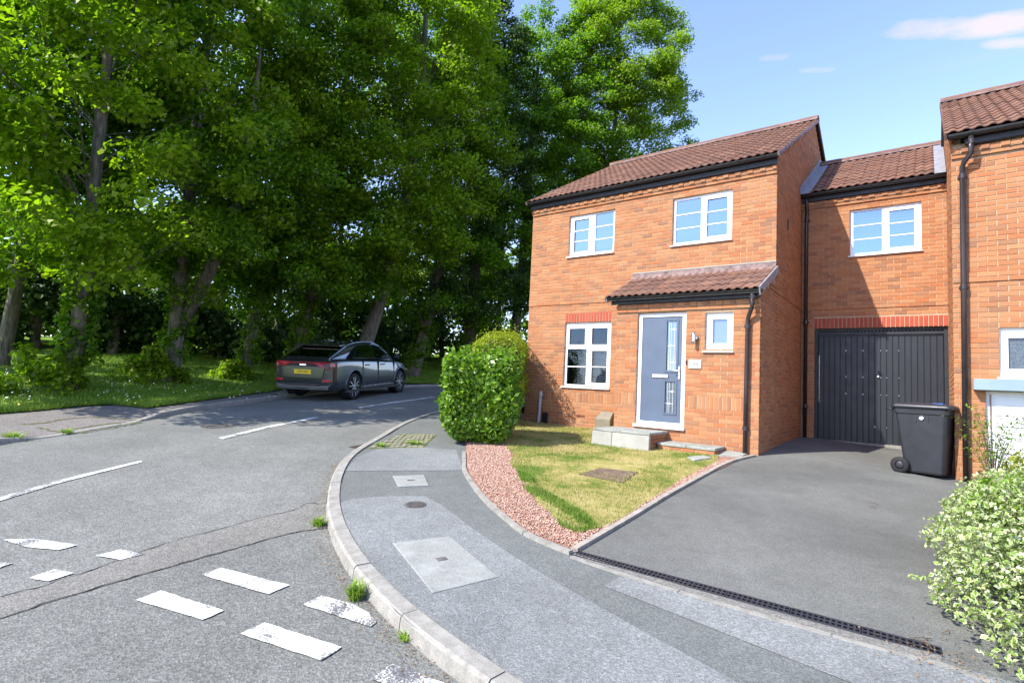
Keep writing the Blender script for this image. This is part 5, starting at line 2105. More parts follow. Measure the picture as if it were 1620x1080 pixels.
def hedge(name, ctr, ax, half, top, seed, label, m, leaf, n, rough=.06, r=.3, cat='hedge', spill=0):
    """clipped block: leaves sit in a thick skin over a rounded box; twigs and a solid core coloured dark for shade inside"""
    rng = np.random.default_rng(seed)
    u = np.array([cos(ax), sin(ax), 0])
    v = np.array([-sin(ax), cos(ax), 0])
    zb = near_z(ctr[0], ctr[1])
    hx, hy, hz_ = half[0], half[1], (top - zb) / 2
    c0 = np.array([ctr[0], ctr[1], zb + hz_])
    e = empty(name, (ctr[0], ctr[1], zb), label, cat)
    # points on a superellipsoid
    d = rng.normal(size=(n, 3))
    d /= np.linalg.norm(d, axis=1, keepdims=True)
    p = 6.5
    s = (np.abs(d[:, 0]) ** p + np.abs(d[:, 1]) ** p + np.abs(d[:, 2]) ** p) ** (-1 / p)
    q = d * s[:, None]
    lump = (np.sin(q[:, 0] * hx * 7 + seed) * np.sin(q[:, 1] * hy * 6.1) + np.sin(q[:, 2] * hz_ * 7.3 + q[:, 0] * 3)) * rough * .5
    depth = 1 - (rng.random(n) ** 2.0) * .22 + lump
    local = q * np.array([hx, hy, hz_]) * depth[:, None]
    shrink = 1 - .16 * np.clip(-q[:, 2], 0, 1) ** 2
    local[:, :2] *= shrink[:, None]
    C = c0 + local[:, :1] * u + local[:, 1:2] * v + local[:, 2:] * np.array([0, 0, 1])
    C[:, 2] = np.maximum(C[:, 2], zb + .03)
    nl = np.sign(q) * np.abs(q) ** 3
    N = nl[:, :1] * u + nl[:, 1:2] * v + nl[:, 2:] * np.array([0, 0, 1.])
    N = N / (np.linalg.norm(N, axis=1, keepdims=True) + 1e-6) * .55 + rng.normal(size=(n, 3)) * .5 + np.array([0, 0, .35])
    L = leaf * rng.uniform(.6, 1.25, n)
    V, F = leaf_arrays(C, N, L, L * .5, rng, .12)
    link('foliage', np_mesh('foliage', V, F), MATS[m], e)
    # sprigs standing proud of the clipped faces
    k = n // 40
    idx = rng.choice(n, k, replace=False)
    S = []
    SN = []
    for i in idx:
        if q[i, 2] < -.3:
            continue
        base = C[i]
        g_ = N[i] / np.linalg.norm(N[i]) + np.array([0, 0, .6])
        for j in range(5):
            S.append(base + g_ * (.03 * j) + rng.normal(size=3) * .022)
            SN.append(rng.normal(size=3) + np.array([0, 0, .8]))
    S, SN = np.array(S), np.array(SN)
    L = leaf * rng.uniform(.7, 1.3, len(S))
    V, F = leaf_arrays(S, SN, L, L * .45, rng, .12)
    link('sprigs', np_mesh('sprigs', V, F), MATS[m], e)
    mb = MB()
    for i in range(16):
        a = rng.random() * 2 * pi
        b = np.array([rng.uniform(-.6, .6) * hx, rng.uniform(-.8, .8) * hy])
        p0 = np.array([ctr[0], ctr[1], zb - .03]) + b[0] * u + b[1] * v
        p1 = p0 + u * rng.uniform(-.2, .2) + v * rng.uniform(-.2, .2) + np.array([0, 0, hz_ * rng.uniform(1.0, 1.7)])
        mb.tube([p0, (p0 + p1) / 2 + u * .05, p1], [.022, .014, .006], 6)
    mb.build('stems', MATS['twig'], e)
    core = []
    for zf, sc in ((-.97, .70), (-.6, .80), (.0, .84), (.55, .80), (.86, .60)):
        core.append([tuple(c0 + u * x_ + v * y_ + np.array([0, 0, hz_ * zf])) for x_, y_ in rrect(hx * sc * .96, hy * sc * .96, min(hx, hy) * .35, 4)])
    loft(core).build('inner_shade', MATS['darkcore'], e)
    return e


MATS['darkcore'] = leafmat('hedge inner shade', [(.2, (.020, .038, .008)), (1, (.035, .06, .012))], .1, .8)  # solid core; the shade between the leaves is put into its colour
hedge('laurel_hedge', (1.28, -3.08), rad(37), (.66, .86), 1.45, 5, 'dense clipped green laurel hedge block on the pavement corner', 'laurel', .105, 20000, .10)
hedge('privet_hedge', (-.22, -.72), rad(32), (.58, 1.05), 2.06, 9, 'yellow green privet hedge behind the clipped one, against the house corner', 'privet', .05, 26000, .12)


def lobes(name, ls, n, leaf, seed, label, m, fn=near_z, cat='shrub', wid=.62, group=None, extra=None, sprigs=0, stemm='twig', inner=None):
    rng = np.random.default_rng(seed)
    x0, y0 = ls[0][0], ls[0][1]
    e = empty(name, (x0, y0, fn(x0, y0)), label, cat, group)
    Cs, Ns = [], []
    tot = sum(l[3] * l[4] * l[5] for l in ls)
    for (cx, cy, cz, rx, ry, rz_) in ls:
        k = int(n * rx * ry * rz_ / tot)
        d = rng.normal(size=(k, 3))
        d /= np.linalg.norm(d, axis=1, keepdims=True)
        lump = np.sin(d[:, 0] * 6 + cx * 3) * np.sin(d[:, 1] * 5 + cy * 7) * np.cos(d[:, 2] * 6) * .13
        rr = (1 - rng.random(k) ** 1.8 * .4 + lump)
        p = d * rr[:, None] * np.array([rx, ry, rz_])
        C = p + np.array([cx, cy, cz + fn(cx, cy)])
        low_ = C[:, 2] < fn(cx, cy) + .04
        C, d = C[~low_], d[~low_]
        Cs.append(C)
        Ns.append(d * .5 + rng.normal(size=(len(C), 3)) * .55 + np.array([0, 0, .4]))
        if sprigs:
            for j in range(int(sprigs * rx * ry * rz_ / tot)):
                a = rng.normal(size=3)
                a /= np.linalg.norm(a)
                a[2] = abs(a[2]) * .8 - .1
                b = np.array([cx, cy, cz + fn(cx, cy)]) + a * np.array([rx, ry, rz_]) * .92
                ln = rng.uniform(.08, .22)
                for q in range(9):
                    Cs.append((b + a * ln * q / 8 + np.array([0, 0, -.1 * (q / 8) ** 2 * ln]) + rng.normal(size=3) * .012)[None])
                    Ns.append((rng.normal(size=3) * .7 + np.array([0, 0, .7]))[None])
    C, N = np.concatenate(Cs), np.concatenate(Ns)
    L = leaf * rng.uniform(.55, 1.3, len(C))
    st0 = rng.bit_generator.state
    V, F = leaf_arrays(C, N, L, L * wid, rng, .16)
    if inner:
        rng2 = np.random.default_rng(3)
        Nn = N / np.linalg.norm(N, axis=1, keepdims=True)
        rng.bit_generator.state = st0
        V2, F2 = leaf_arrays(C + Nn * .0016 + rng2.normal(size=C.shape) * .0035, N, L * .74, L * wid * .66, rng, .16)
        link('leaf_centres', np_mesh('leaf_centres', V2, F2), MATS[inner], e)
    link('foliage', np_mesh('foliage', V, F), MATS[m], e)
    mb = MB()
    for (cx, cy, cz, rx, ry, rz_) in ls:
        for i in range(5):
            p0 = np.array([cx + rng.uniform(-.2, .2), cy + rng.uniform(-.2, .2), fn(cx, cy) - .03])
            p1 = np.array([cx + rng.uniform(-.6, .6) * rx, cy + rng.uniform(-.6, .6) * ry, fn(cx, cy) + cz + rz_ * .5])
            mb.tube([p0, (p0 + p1) / 2 + np.array([.05, 0, 0]), p1], [.02, .013, .006], 6)
    mb.build('stems', MATS[stemm], e)
    return e


VAR = [(8.62, -6.40, .14, .55, .42, .40), (9.2, -6.2, .2, .6, .5, .45), (8.48, -5.75, .22, .66, .62, .50), (8.72, -5.0, .36, .88, .75, .58), (8.52, -4.25, .26, .62, .7, .50), (8.72, -3.5, .28, .72, .75, .50), (8.58, -2.75, .20, .56, .65, .42),
       (9.4, -4.9, .52, .85, 1.3, .54), (9.4, -3.4, .38, .85, .9, .48), (9.0, -2.4, .22, .6, .6, .4)]
lobes('variegated_shrub', VAR, 60000, .041, 21, 'bushy cream and green variegated shrub spilling over the driveway edge', 'varieg', sprigs=520, inner='varieg_in')
lobes('green_shrub', [(8.72, -4.05, .58, .36, .55, .26), (8.40, -4.35, .42, .36, .5, .36), (9.0, -5.3, .68, .35, .4, .3), (8.8, -6.05, .28, .34, .35, .40)], 5200, .062, 23,
      'patch of plain bright green leaves growing through the variegated shrub', 'laurel')
lobes('golden_shrub', [(8.98, -1.5, .40, .46, .45, .36), (9.7, -1.7, .5, .6, .5, .42)], 6500, .05, 24, 'low golden yellow shrub in front of the white door', 'goldleaf')

# climbing rose with thin arching stems
rs_ = empty('rose', (8.5, -1.15, near_z(8.5, -1.15)), 'thin straggly rose with small leaves arching by the drainpipe', 'plant')
rng = np.random.default_rng(31)
mb = MB()
LC, LN = [], []
for i in range(20):
    a = rng.uniform(0, 2 * pi)
    b = np.array([8.47, -1.05, near_z(8.47, -1.05)])
    r = rng.uniform(.12, .50)
    hh = rng.uniform(.55, 1.2)
    tip = b + np.array([r * cos(a), r * .7 * sin(a), hh])
    mid = b + np.array([r * .25 * cos(a), r * .2 * sin(a), hh * .75])
    pts = [b * (1 - s) ** 2 + mid * 2 * s * (1 - s) + tip * s * s for s in np.linspace(0, 1, 9)]
    mb.tube(pts, [.006 - .0045 * s for s in np.linspace(0, 1, 9)], 5)
    for q in range(48):
        s = rng.uniform(.35, 1)
        LC.append(b * (1 - s) ** 2 + mid * 2 * s * (1 - s) + tip * s * s + rng.normal(size=3) * np.array([.05, .05, .02]))
        LN.append(rng.normal(size=3) * .4 + np.array([0, 0, 1]))
mb.build('stems', MATS['twig'], rs_)
L = .046 * rng.uniform(.6, 1.2, len(LC))
V, F = leaf_arrays(np.array(LC), np.array(LN), L, L * .6, rng)
link('leaves', np_mesh('leaves', V, F), MATS['laurel'], rs_)

# ------------------------------------------------------------------ grass, gravel, weeds, litter


def poly_sampler(poly):
    pts = [Vector((p[0], p[1], 0)) for p in poly]
    tris = tessellate_polygon([pts])
    A = np.array([[pts[i][:2] for i in t] for t in tris])
    ar = np.abs(np.cross(A[:, 1] - A[:, 0], A[:, 2] - A[:, 0])) / 2

    def samp(n, rng):
        k = rng.choice(len(A), n, p=ar / ar.sum())
        r1, r2 = np.sqrt(rng.random(n)), rng.random(n)
        a, b, c = A[k, 0], A[k, 1], A[k, 2]
        return a * (1 - r1)[:, None] + b * (r1 * (1 - r2))[:, None] + c * (r1 * r2)[:, None]
    return samp, ar.sum()


def blades(name, poly, n, h, w, fn, m, seed, label, dens=None, parent=None):
    rng = np.random.default_rng(seed)
    s, _ = poly_sampler(poly)
    p = s(n, rng)
    if dens is not None:
        keep = rng.random(n) < dens(p)
        p = p[keep]
    n = len(p)
    zz_ = np.array([fn(a, b) for a, b in p])
    hh = h * rng.uniform(.4, 1.3, n)
    a = rng.random(n) * 2 * pi
    le = rng.uniform(0, .8, n)
    ww = w * rng.uniform(.6, 1.3, n)
    V = np.empty((n, 3, 3))
    V[:, 0] = np.stack([p[:, 0] + ww * np.cos(a), p[:, 1] + ww * np.sin(a), zz_], 1)
    V[:, 1] = np.stack([p[:, 0] - ww * np.cos(a), p[:, 1] - ww * np.sin(a), zz_], 1)
    b = rng.random(n) * 2 * pi
    V[:, 2] = np.stack([p[:, 0] + hh * le * np.cos(b), p[:, 1] + hh * le * np.sin(b), zz_ + hh], 1)
    F = np.arange(n * 3).reshape(n, 3)
    o = link(name, np_mesh(name, V.reshape(-1, 3), F), MATS[m], parent)
    return tag(o, label, kind='stuff')


def lawn_dens(p):
    # sparse and thin where the turf has dried out, none on the sunk cover
    v = .55 + .45 * np.sin(p[:, 0] * 2.3 + np.sin(p[:, 1] * 1.7)) * np.sin(p[:, 1] * 2.1 + 1)
    c = (np.abs(p[:, 0] - 4.15) < .38) & (np.abs(p[:, 1] + 3.55) < .38)
    return np.where(c, .0, .25 + .6 * v)


blades('grass', lawn_poly, 60000, .035, .0035, lambda x, y: near_z(x, y) + .02, 'lawn_blade', 51, 'short dry grass blades over the front lawn', lawn_dens)
MATS['fringe_blade'] = _lawn('fringe blades', [(.36, (.10, .20, .022)), (.5, (.14, .25, .03)), (.62, (.20, .27, .05))])
tuft_poly = [P(852, 800), P(890, 838), P(915, 846), P(944, 839), P(925, 812), P(880, 790), P(858, 778), P(838, 752), P(818, 748), P(828, 775)]
blades('grass', tuft_poly, 14000, .042, .004, lambda x, y: near_z(x, y) + .02, 'fringe_blade', 52, 'lush green grass fringe along the pink gravel', lambda p: np.clip(.55 + .9 * np.sin(p[:, 0] * 5.1 + 2 * np.sin(p[:, 1] * 4.3)) * np.sin(p[:, 1] * 6.7 + p[:, 0] * 2), 0.05, 1))
vp = ge + [Vector((-8.95, 1.0)), Vector((-9.9, 4.6)), Vector((-8.0, 8.8)), Vector((-4.3, 11.4)), Vector((-4, 20)), Vector((-20, 16)), Vector((-22, 2)), Vector((-14, -9)), Vector((-6, -13))]
blades('grass', vp, 150000, .075, .010, lambda x, y: road_z(x, y) + .11, 'verge_blade', 53, 'rough green grass growing on the bank under the trees')
fringe = ge + [p + Vector((-.45, -.2)) for p in reversed(ge)]
blades('grass', fringe, 22000, .085, .008, lambda x, y: road_z(x, y) + .11, 'verge_blade', 54, 'ragged grass fringe creeping over the far footway edge')

rng = np.random.default_rng(61)
fl = []
for i in range(170):
    px = rng.choice([rng.uniform(0, 70), rng.uniform(150, 240), rng.uniform(230, 470)])
    d = rng.uniform(15.5, 20)
    x, y = ray_xy(px, d)
    fl.append((x, y, road_z(x, y) + rng.uniform(.16, .24)))
C = np.array(fl)
V, F = leaf_arrays(C, rng.normal(size=C.shape) * .3 + np.array([.3, -.5, .8]), np.full(len(C), .036), np.full(len(C), .036), rng, 0)
tag(link('daisies', np_mesh('daisies', V, F), MATS['daisy']), 'white daisies scattered in the grass under the trees', kind='stuff')
C = C[:40] + rng.normal(size=(40, 3)) * np.array([.8, .8, 0])
C[:, 2] = [road_z(a, b) + .2 for a, b in C[:, :2]]
V, F = leaf_arrays(C, rng.normal(size=C.shape) * .3 + np.array([.3, -.5, .8]), np.full(len(C), .045), np.full(len(C), .045), rng, 0)
tag(link('dandelions', np_mesh('dandelions', V, F), MATS['daisy_gold']), 'yellow dandelions scattered in the grass under the trees', kind='stuff')


def pebbles(name, poly, n, r, seed, label, avoid=None):
    rng = np.random.default_rng(seed)
    s, _ = poly_sampler(poly)
    p = s(n, rng)
    if avoid is not None:
        p = p[~avoid(p)]
    n = len(p)
    base = np.array([(1, 0, 0), (-1, 0, 0), (0, 1, 0), (0, -1, 0), (0, 0, 1), (0, 0, -1)], float)
    tri = np.array([(0, 2, 4), (2, 1, 4), (1, 3, 4), (3, 0, 4), (2, 0, 5), (1, 2, 5), (3, 1, 5), (0, 3, 5)])
    R_ = r * rng.uniform(.5, 1.4, n)
    sc = rng.uniform(.6, 1.3, (n, 3)) * np.array([1, 1, .7])
    v = base[None] * sc[:, None, :] * R_[:, None, None] * rng.uniform(.75, 1.2, (n, 6, 1))
    a = rng.random(n) * 2 * pi
    ca, sa = np.cos(a)[:, None], np.sin(a)[:, None]
    x = v[:, :, 0] * ca - v[:, :, 1] * sa
    y = v[:, :, 0] * sa + v[:, :, 1] * ca
    z = v[:, :, 2] + rng.uniform(-.2, .3, (n, 1)) * R_[:, None]
    zb = np.array([near_z(q[0], q[1]) for q in p]) + .016 + R_ * .4
    V = np.stack([x + p[:, :1], y + p[:, 1:2], z + zb[:, None]], 2).reshape(-1, 3)
    F = (tri[None] + (np.arange(n) * 6)[:, None, None]).reshape(-1, 3)
    tag(link(name, np_mesh(name, V, F), MATS['gravel']), label, kind='stuff')


def inside(poly):
    q = np.array([[p[0], p[1]] for p in poly])

    def f(p):
        r = np.zeros(len(p), bool)
        j = len(q) - 1
        for i in range(len(q)):
            c = ((q[i, 1] > p[:, 1]) != (q[j, 1] > p[:, 1])) & (p[:, 0] < (q[j, 0] - q[i, 0]) * (p[:, 1] - q[i, 1]) / (q[j, 1] - q[i, 1] + 1e-12) + q[i, 0])
            r ^= c
            j = i
        return r
    return f


in_lawn = inside(lawn_poly)
gp = [Vector((.9, -3.0)), P(739, 717), P(740, 745), P(775, 795), P(834, 843), P(906, 869), P(1000, 815), P(1100, 757), P(1160, 730), P(1110, 728), P(985, 810), P(940, 832), P(890, 832), P(850, 792), P(822, 748), P(808, 720), Vector((2.1, -2.9))]
pebbles('gravel', gp, 21000, .0095, 71, 'loose pink stone chippings in the garden bed', in_lawn)


def tuft(px, py, fn, n, h, seed, label, spread=.10, w=.006):
    rng = np.random.default_rng(seed)
    c = P(px, py, fn)
    z0 = fn(c.x, c.y)
    V, F = [], []
    for i in range(n):
        a, b = rng.random() * 2 * pi, rng.random() * 2 * pi
        r = spread * .35 * sqrt(rng.random())
        p = np.array([c.x + r * cos(a), c.y + r * sin(a), z0])
        le = rng.uniform(.2, 1.) * spread
        hh = h * rng.uniform(.4, 1.1)
        s = np.array([-sin(b), cos(b), 0]) * w
        m1 = p + np.array([le * .4 * cos(b), le * .4 * sin(b), hh * .7])
        t = p + np.array([le * cos(b), le * sin(b), hh])
        k = len(V)
        V += [tuple(p - s), tuple(p + s), tuple(m1 + s * .7), tuple(m1 - s * .7), tuple(t)]
        F += [(k, k + 1, k + 2, k + 3), (k + 3, k + 2, k + 4)]
    o = MB().add(V, F).build('grass_tuft', MATS['tuft'], None, recalc=False)
    return tag(o, label, 'weed', 'weeds along the kerb')


MATS['tuft'] = leafmat('weed blades', [(.1, (.16, .26, .03)), (.6, (.24, .36, .05)), (1, (.36, .40, .10))], .3, .5)
tuft(562, 948, road_z, 150, .13, 81, 'bright green grass tuft growing at the foot of the kerb by the give way marks', .12)
tuft(504, 832, road_z, 110, .09, 82, 'green weed tuft in the gutter where the trench meets the kerb', .13)
tuft(640, 1012, road_z, 40, .05, 83, 'small low weed in the gutter near the bottom of the picture', .09, .005)
tuft(20, 697, road_z, 70, .15, 84, 'green weed against the far left kerb face', .3, .012)
tuft(108, 686, road_z, 40, .10, 85, 'dry green weed at the end of the far left kerb', .22, .012)
tuft(655, 702, near_z, 80, .06, 86, 'low moss green weed along the block paving edge', .3, .008)
tuft(603, 706, near_z, 70, .07, 87, 'green weed on the block paving by the gully', .2, .008)

# dry bud scales swept along the near kerb
rng = np.random.default_rng(91)
C = []
for p, nn in zip(NEARC, offset(NEARC, -1)):
    if p.y > -5.9 or p.x > 7.5:
        continue
    dv = (nn - p)
    for k in range(24):
        w = abs(rng.normal()) * .065 + .01
        x, y = p.x + dv.x * w + rng.normal() * .05, p.y + dv.y * w + rng.normal() * .05
        C.append((x, y, road_z(x, y) + .008 + rng.random() * .012))
for (px, py, n, s) in ((255, 668, 160, .35), (900, 872, 60, .12), (1500, 1045, 160, .16), (1470, 1030, 60, .2), (575, 704, 80, .15)):
    c = P(px, py, road_z if px < 600 else near_z)
    fn_ = road_z if px < 600 else near_z
    for k in range(n):
        x, y = c.x + rng.normal() * s, c.y + rng.normal() * s
        C.append((x, y, fn_(x, y) + .012 + rng.random() * .01))
C = np.array(C)
L = .014 * rng.uniform(.5, 1.5, len(C))
V, F = leaf_arrays(C, rng.normal(size=C.shape) * .35 + np.array([0, 0, 1]), L, L * .6, rng)
tag(link('leaf_litter', np_mesh('leaf_litter', V, F), MATS['litter']), 'brown dry bud scales gathered along the gutter', kind='stuff')
mb = MB()
for (px, py, a, l) in ((1440, 1012, .3, .13), (1475, 1030, 2.0, .12), (1490, 1005, .9, .10), (1390, 800, 2.6, .10), (1375, 803, .2, .08)):
    c = P(px, py)
    z = near_z(c.x, c.y) + .012
    mb.tube([(c.x, c.y, z), (c.x + l * .5 * cos(a), c.y + l * .5 * sin(a), z + .012), (c.x + l * cos(a + .3), c.y + l * sin(a + .3), z)], [.003, .003, .002], 5)
tag(mb.build('fallen_twigs', MATS['twig'], None), 'thin brown twigs lying on the driveway', kind='stuff')
# ================================================================== the parked car (nose towards +x in its own frame)
MATS['trimgrey'] = plain('satin trim', (.16, .165, .17), .4, .6, .05, 5)
rear_c = P(549, 633, road_z)
front_c = P(632, 620, road_z)
hd = (front_c - rear_c).normalized()
side_n = Vector((-hd.y, hd.x))                       # towards the far kerb
mid = (rear_c + front_c) / 2 + side_n * .93 - hd * .06
gz0, gz1 = road_z(*(mid - hd * 1.5)), road_z(*(mid + hd * 1.5))
car = empty('parked_car', (mid.x, mid.y, (gz0 + gz1) / 2), 'dark grey coupe styled sport utility car parked along the far kerb', 'car')
pitch = math.atan2(gz1 - gz0, 3.0)
CS = 1.055
cm = Matrix.Translation((mid.x, mid.y, (gz0 + gz1) / 2)) @ Matrix.Rotation(math.atan2(hd.y, hd.x), 4, 'Z') @ Matrix.Rotation(-pitch, 4, 'Y') @ Matrix.Scale(CS, 4)
car.matrix_world = cm
MW[car] = cm


def cpart(mb, name, m, parent=None, smooth=False, bevel=0., seg=1, recalc=True):
    return link(name, mb.mesh(name, smooth, recalc, bevel, seg), MATS[m], parent or car, Matrix.Identity(4))


RX_, FX_, WR = -1.44, 1.555, .385
# lower body: stations along x: (x, z bottom, z shoulder, half width at sill, half width at shoulder, z of deck middle)
ST = [(-2.50, .52, .93, .80, .78, .95), (-2.47, .34, 1.00, .90, .88, 1.04), (-2.36, .27, 1.05, .955, .935, 1.09), (-2.0, .25, 1.07, .985, .965, 1.10), (-1.44, .25, 1.075, .998, .975, 1.10), (-.8, .24, 1.06, .985, .955, 1.09),
      (0, .24, 1.045, .985, .95, 1.08), (.8, .24, 1.03, .985, .952, 1.08), (1.3, .25, 1.01, .995, .955, 1.06), (1.7, .26, .97, .995, .935, 1.03), (2.1, .28, .91, .96, .88, .97), (2.36, .30, .83, .88, .80, .88), (2.47, .36, .70, .74, .66, .74)]
rings = []
for x, zb, zs, ws, wsh, zd in ST:
    zs, zd = zs * 1.075, zd * 1.075
    zm = zb + (zs - zb) * .55
    half = [(0, zb), (ws * .82, zb), (ws * .975, zb + .05), (ws, zb + .20 * (zs - zb) + .03), (ws * .992, zm), (wsh * 1.008, zs - .09), (wsh, zs - .03), (wsh - .05, zs), (wsh * .6, zd - .006), (0, zd)]
    ring = [(x, -w, z) for w, z in half] + [(x, w, z) for w, z in reversed(half[1:-1])]
    rings.append(ring)
bmB = loft(rings)
me = bmB.mesh('body')
tmp = bpy.data.objects.new('body', me)
COL.objects.link(tmp)
ss = tmp.modifiers.new('s', 'SUBSURF')
ss.levels = ss.render_levels = 2
cutm = MB()
for wx in (RX_, FX_):
    for s in (-1, 1):
        cutm.lathe([(0, -.22), (.44, -.22), (.44, .22), (0, .22)], 28, (wx, s * .95, WR + .02))
cme = cutm.mesh('cut')
bmesh_ = bmesh.new()
bmesh_.from_mesh(cme)
bmesh.ops.remove_doubles(bmesh_, verts=bmesh_.verts, dist=1e-5)
bmesh_.to_mesh(cme)
bmesh_.free()
co_ = bpy.data.objects.new('cut', cme)
COL.objects.link(co_)
bo = tmp.modifiers.new('b', 'BOOLEAN')
bo.object = co_
bo.operation = 'DIFFERENCE'
bo.solver = 'EXACT'
dg = bpy.context.evaluated_depsgraph_get()
me2 = bpy.data.meshes.new_from_object(tmp.evaluated_get(dg))
bpy.data.objects.remove(tmp)
bpy.data.objects.remove(co_)
me2.materials.clear()
me2.name = 'body'
for p_ in me2.polygons:
    p_.use_smooth = True
body = link('body', me2, MATS['carpaint'], car, Matrix.Identity(4))
try:
    me2.set_sharp_from_angle(angle=rad(38))
except Exception:
    pass
# inner arches
for wx in (RX_, FX_):
    for s in (-1, 1):
        mb = MB()
        mb.lathe([(.435, s * .98 - s * .26), (.435, s * .965)], 28, (wx, 0, WR + .02))
        mb.lathe([(0, s * .73), (.435, s * .73)], 28, (wx, 0, WR + .02))
        cpart(mb, 'wheel_arch', 'carblack', recalc=False)
# arch flares
for wx in (RX_, FX_):
    for s in (-1, 1):
        mb = MB()
        n = 20
        vs, fs = [], []
        for k in range(n + 1):
            a = pi * (-.06 + 1.12 * k / n)
            for r, y in ((.425, .955), (.44, 1.004), (.485, 1.004), (.50, .96)):
                vs.append((wx + r * cos(a), s * y, WR + .02 + r * sin(a)))
        for k in range(n):
            for j in range(3):
                fs.append((k * 4 + j, k * 4 + j + 1, (k + 1) * 4 + j + 1, (k + 1) * 4 + j))
        mb.add(vs, fs)
        cpart(mb, 'arch_trim', 'carpaint', None, True)

# cabin
TB = .42                                                    # tumblehome
WB = .90


def cy(z):
    return WB - (z - 1.13) * TB


PROF = [(-2.44, 1.12), (-2.34, 1.20), (-1.52, 1.535), (-1.38, 1.575), (-.95, 1.655), (-.35, 1.70), (.1, 1.69), (.48, 1.63), (1.0, 1.385), (1.45, 1.11)]


def cabin(prof, inset=0.):
    vs, fs = [], []
    n = len(prof)
    for s in (-1, 1):
        for x, z in prof:
            k = max(0, (-1.55 - x)) * .16 + max(0, x - .3) * .10
            vs.append((x, s * (cy(z) - k - inset), z))
    for i in range(n - 1):
        fs.append((i, i + 1, n + i + 1, n + i))
    fs.append((n - 1, 0, n, 2 * n - 1))
    fs.append(tuple(range(n))[::-1])
    fs.append(tuple(range(n, 2 * n)))
    return MB().add(vs, fs)


cpart(cabin(PROF), 'cabin', 'carpaint', None, False, .045, 3)


def side_panel(name, m, pts, s, out=.006, parent=None):
    vs = []
    for x, z in pts:
        k = max(0, (-1.55 - x)) * .16 + max(0, x - .3) * .10
        vs.append((x, s * (cy(z) - k + out), z))
    mb = MB().add(vs, [tuple(range(len(pts)))[::s]])
    return cpart(mb, name, m, parent, recalc=False)


for s in (-1, 1):
    side_panel('window_surround', 'carblack', [(-1.48, 1.175), (-.98, 1.535), (-.45, 1.615), (.1, 1.615), (.50, 1.55), (1.0, 1.31), (1.27, 1.155)], s, .007)
    side_panel('side_window', 'carglass', [(-1.02, 1.20), (-1.0, 1.535), (-.45, 1.598), (-.12, 1.596), (-.06, 1.19)], s, .011)
    side_panel('side_window', 'carglass', [(-1.40, 1.20), (-1.04, 1.48), (-1.02, 1.49), (-1.05, 1.20)], s, .011)
    side_panel('side_window', 'carglass', [(.0, 1.19), (-.05, 1.595), (.12, 1.59), (.48, 1.53), (.95, 1.305), (1.15, 1.175)], s, .011)
    # flanks: door seams, handles, sill trim, mirror
    mb = MB()
    for x in (-.98, -.02, 1.08):
        mb.box(x - .006, x + .006, s * .955 - .035, s * .955 + .036, .40, 1.10)
    mb.box(-1.0, 1.08, s * .984 - .006, s * .984 + .011, .30, .34)
    seam = cpart(mb, 'door_seam', 'carblack')
    for x in (-.72, .28):
        cpart(MB().box(x - .12, x + .12, s * .972 - .02, s * .972 + .026, .97, 1.005), 'door_handle', 'carpaint', None, False, .008)
    cpart(MB().box(-.93, 1.02, s * .988 - .01, s * .988 + .016, .345, .372), 'sill_trim', 'silver', None, False, .004)
    cpart(MB().box(-1.9, 1.5, s * .94 - .04, s * .94 + .04, .23, .30), 'sill', 'carblack')
    mir = MB().box(.86, 1.02, s * 1.10 - .10, s * 1.10 + .09, 1.13, 1.30)
    cpart(mir, 'mirror', 'carblack', None, True, .03, 2)
    cpart(MB().box(.90, .99, min(s * .9, s * 1.02), max(s * .9, s * 1.02), 1.13, 1.17), 'mirror_arm', 'carblack')
# rear window, spoiler
rw = MB()
a, b = Vector((-2.29, 0, 1.221)), Vector((-1.60, 0, 1.502))
nn = Vector((-(b.z - a.z), 0, b.x - a.x)).normalized() * .008
rw.add([a + nn + Vector((0, -.66, 0)), a + nn + Vector((0, .66, 0)), b + nn + Vector((0, .60, 0)), b + nn + Vector((0, -.60, 0))], [(0, 3, 2, 1)])
cpart(rw, 'rear_window', 'carglass', recalc=False)
cpart(MB().add([(-1.72, -.60, 1.54), (-1.72, .60, 1.54), (-1.32, .62, 1.588), (-1.32, -.62, 1.588), (-1.71, -.60, 1.515), (-1.71, .60, 1.515), (-1.36, .62, 1.53), (-1.36, -.62, 1.53)],
               [(0, 1, 2, 3), (7, 6, 5, 4), (0, 4, 5, 1), (1, 5, 6, 2), (2, 6, 7, 3), (3, 7, 4, 0)]), 'roof_spoiler', 'carpaint', None, False, .01, 2)
wf = MB()
a, b = Vector((1.38, 0, 1.15)), Vector((.53, 0, 1.60))
nn = Vector(((a.z - b.z) * -1, 0, -(b.x - a.x))).normalized() * .008
wf.add([a + nn + Vector((0, -.74, 0)), a + nn + Vector((0, .74, 0)), b + nn + Vector((0, .62, 0)), b + nn + Vector((0, -.62, 0))], [(0, 1, 2, 3)])
cpart(wf, 'windscreen', 'carglass', recalc=False)
gr = MB()
gp_ = [(-1.2, 1.60 + .012), (-.95, 1.655 + .012), (-.35, 1.70 + .012), (.1, 1.69 + .012), (.38, 1.648 + .012)]
gr.add([(x, y, z) for x, z in gp_ for y in (-.5, .5)], [(2 * k, 2 * k + 2, 2 * k + 3, 2 * k + 1) for k in range(4)])
cpart(gr, 'glass_roof', 'carglass', recalc=False)
# tail: lamps, light strip, plate, bumper, badge


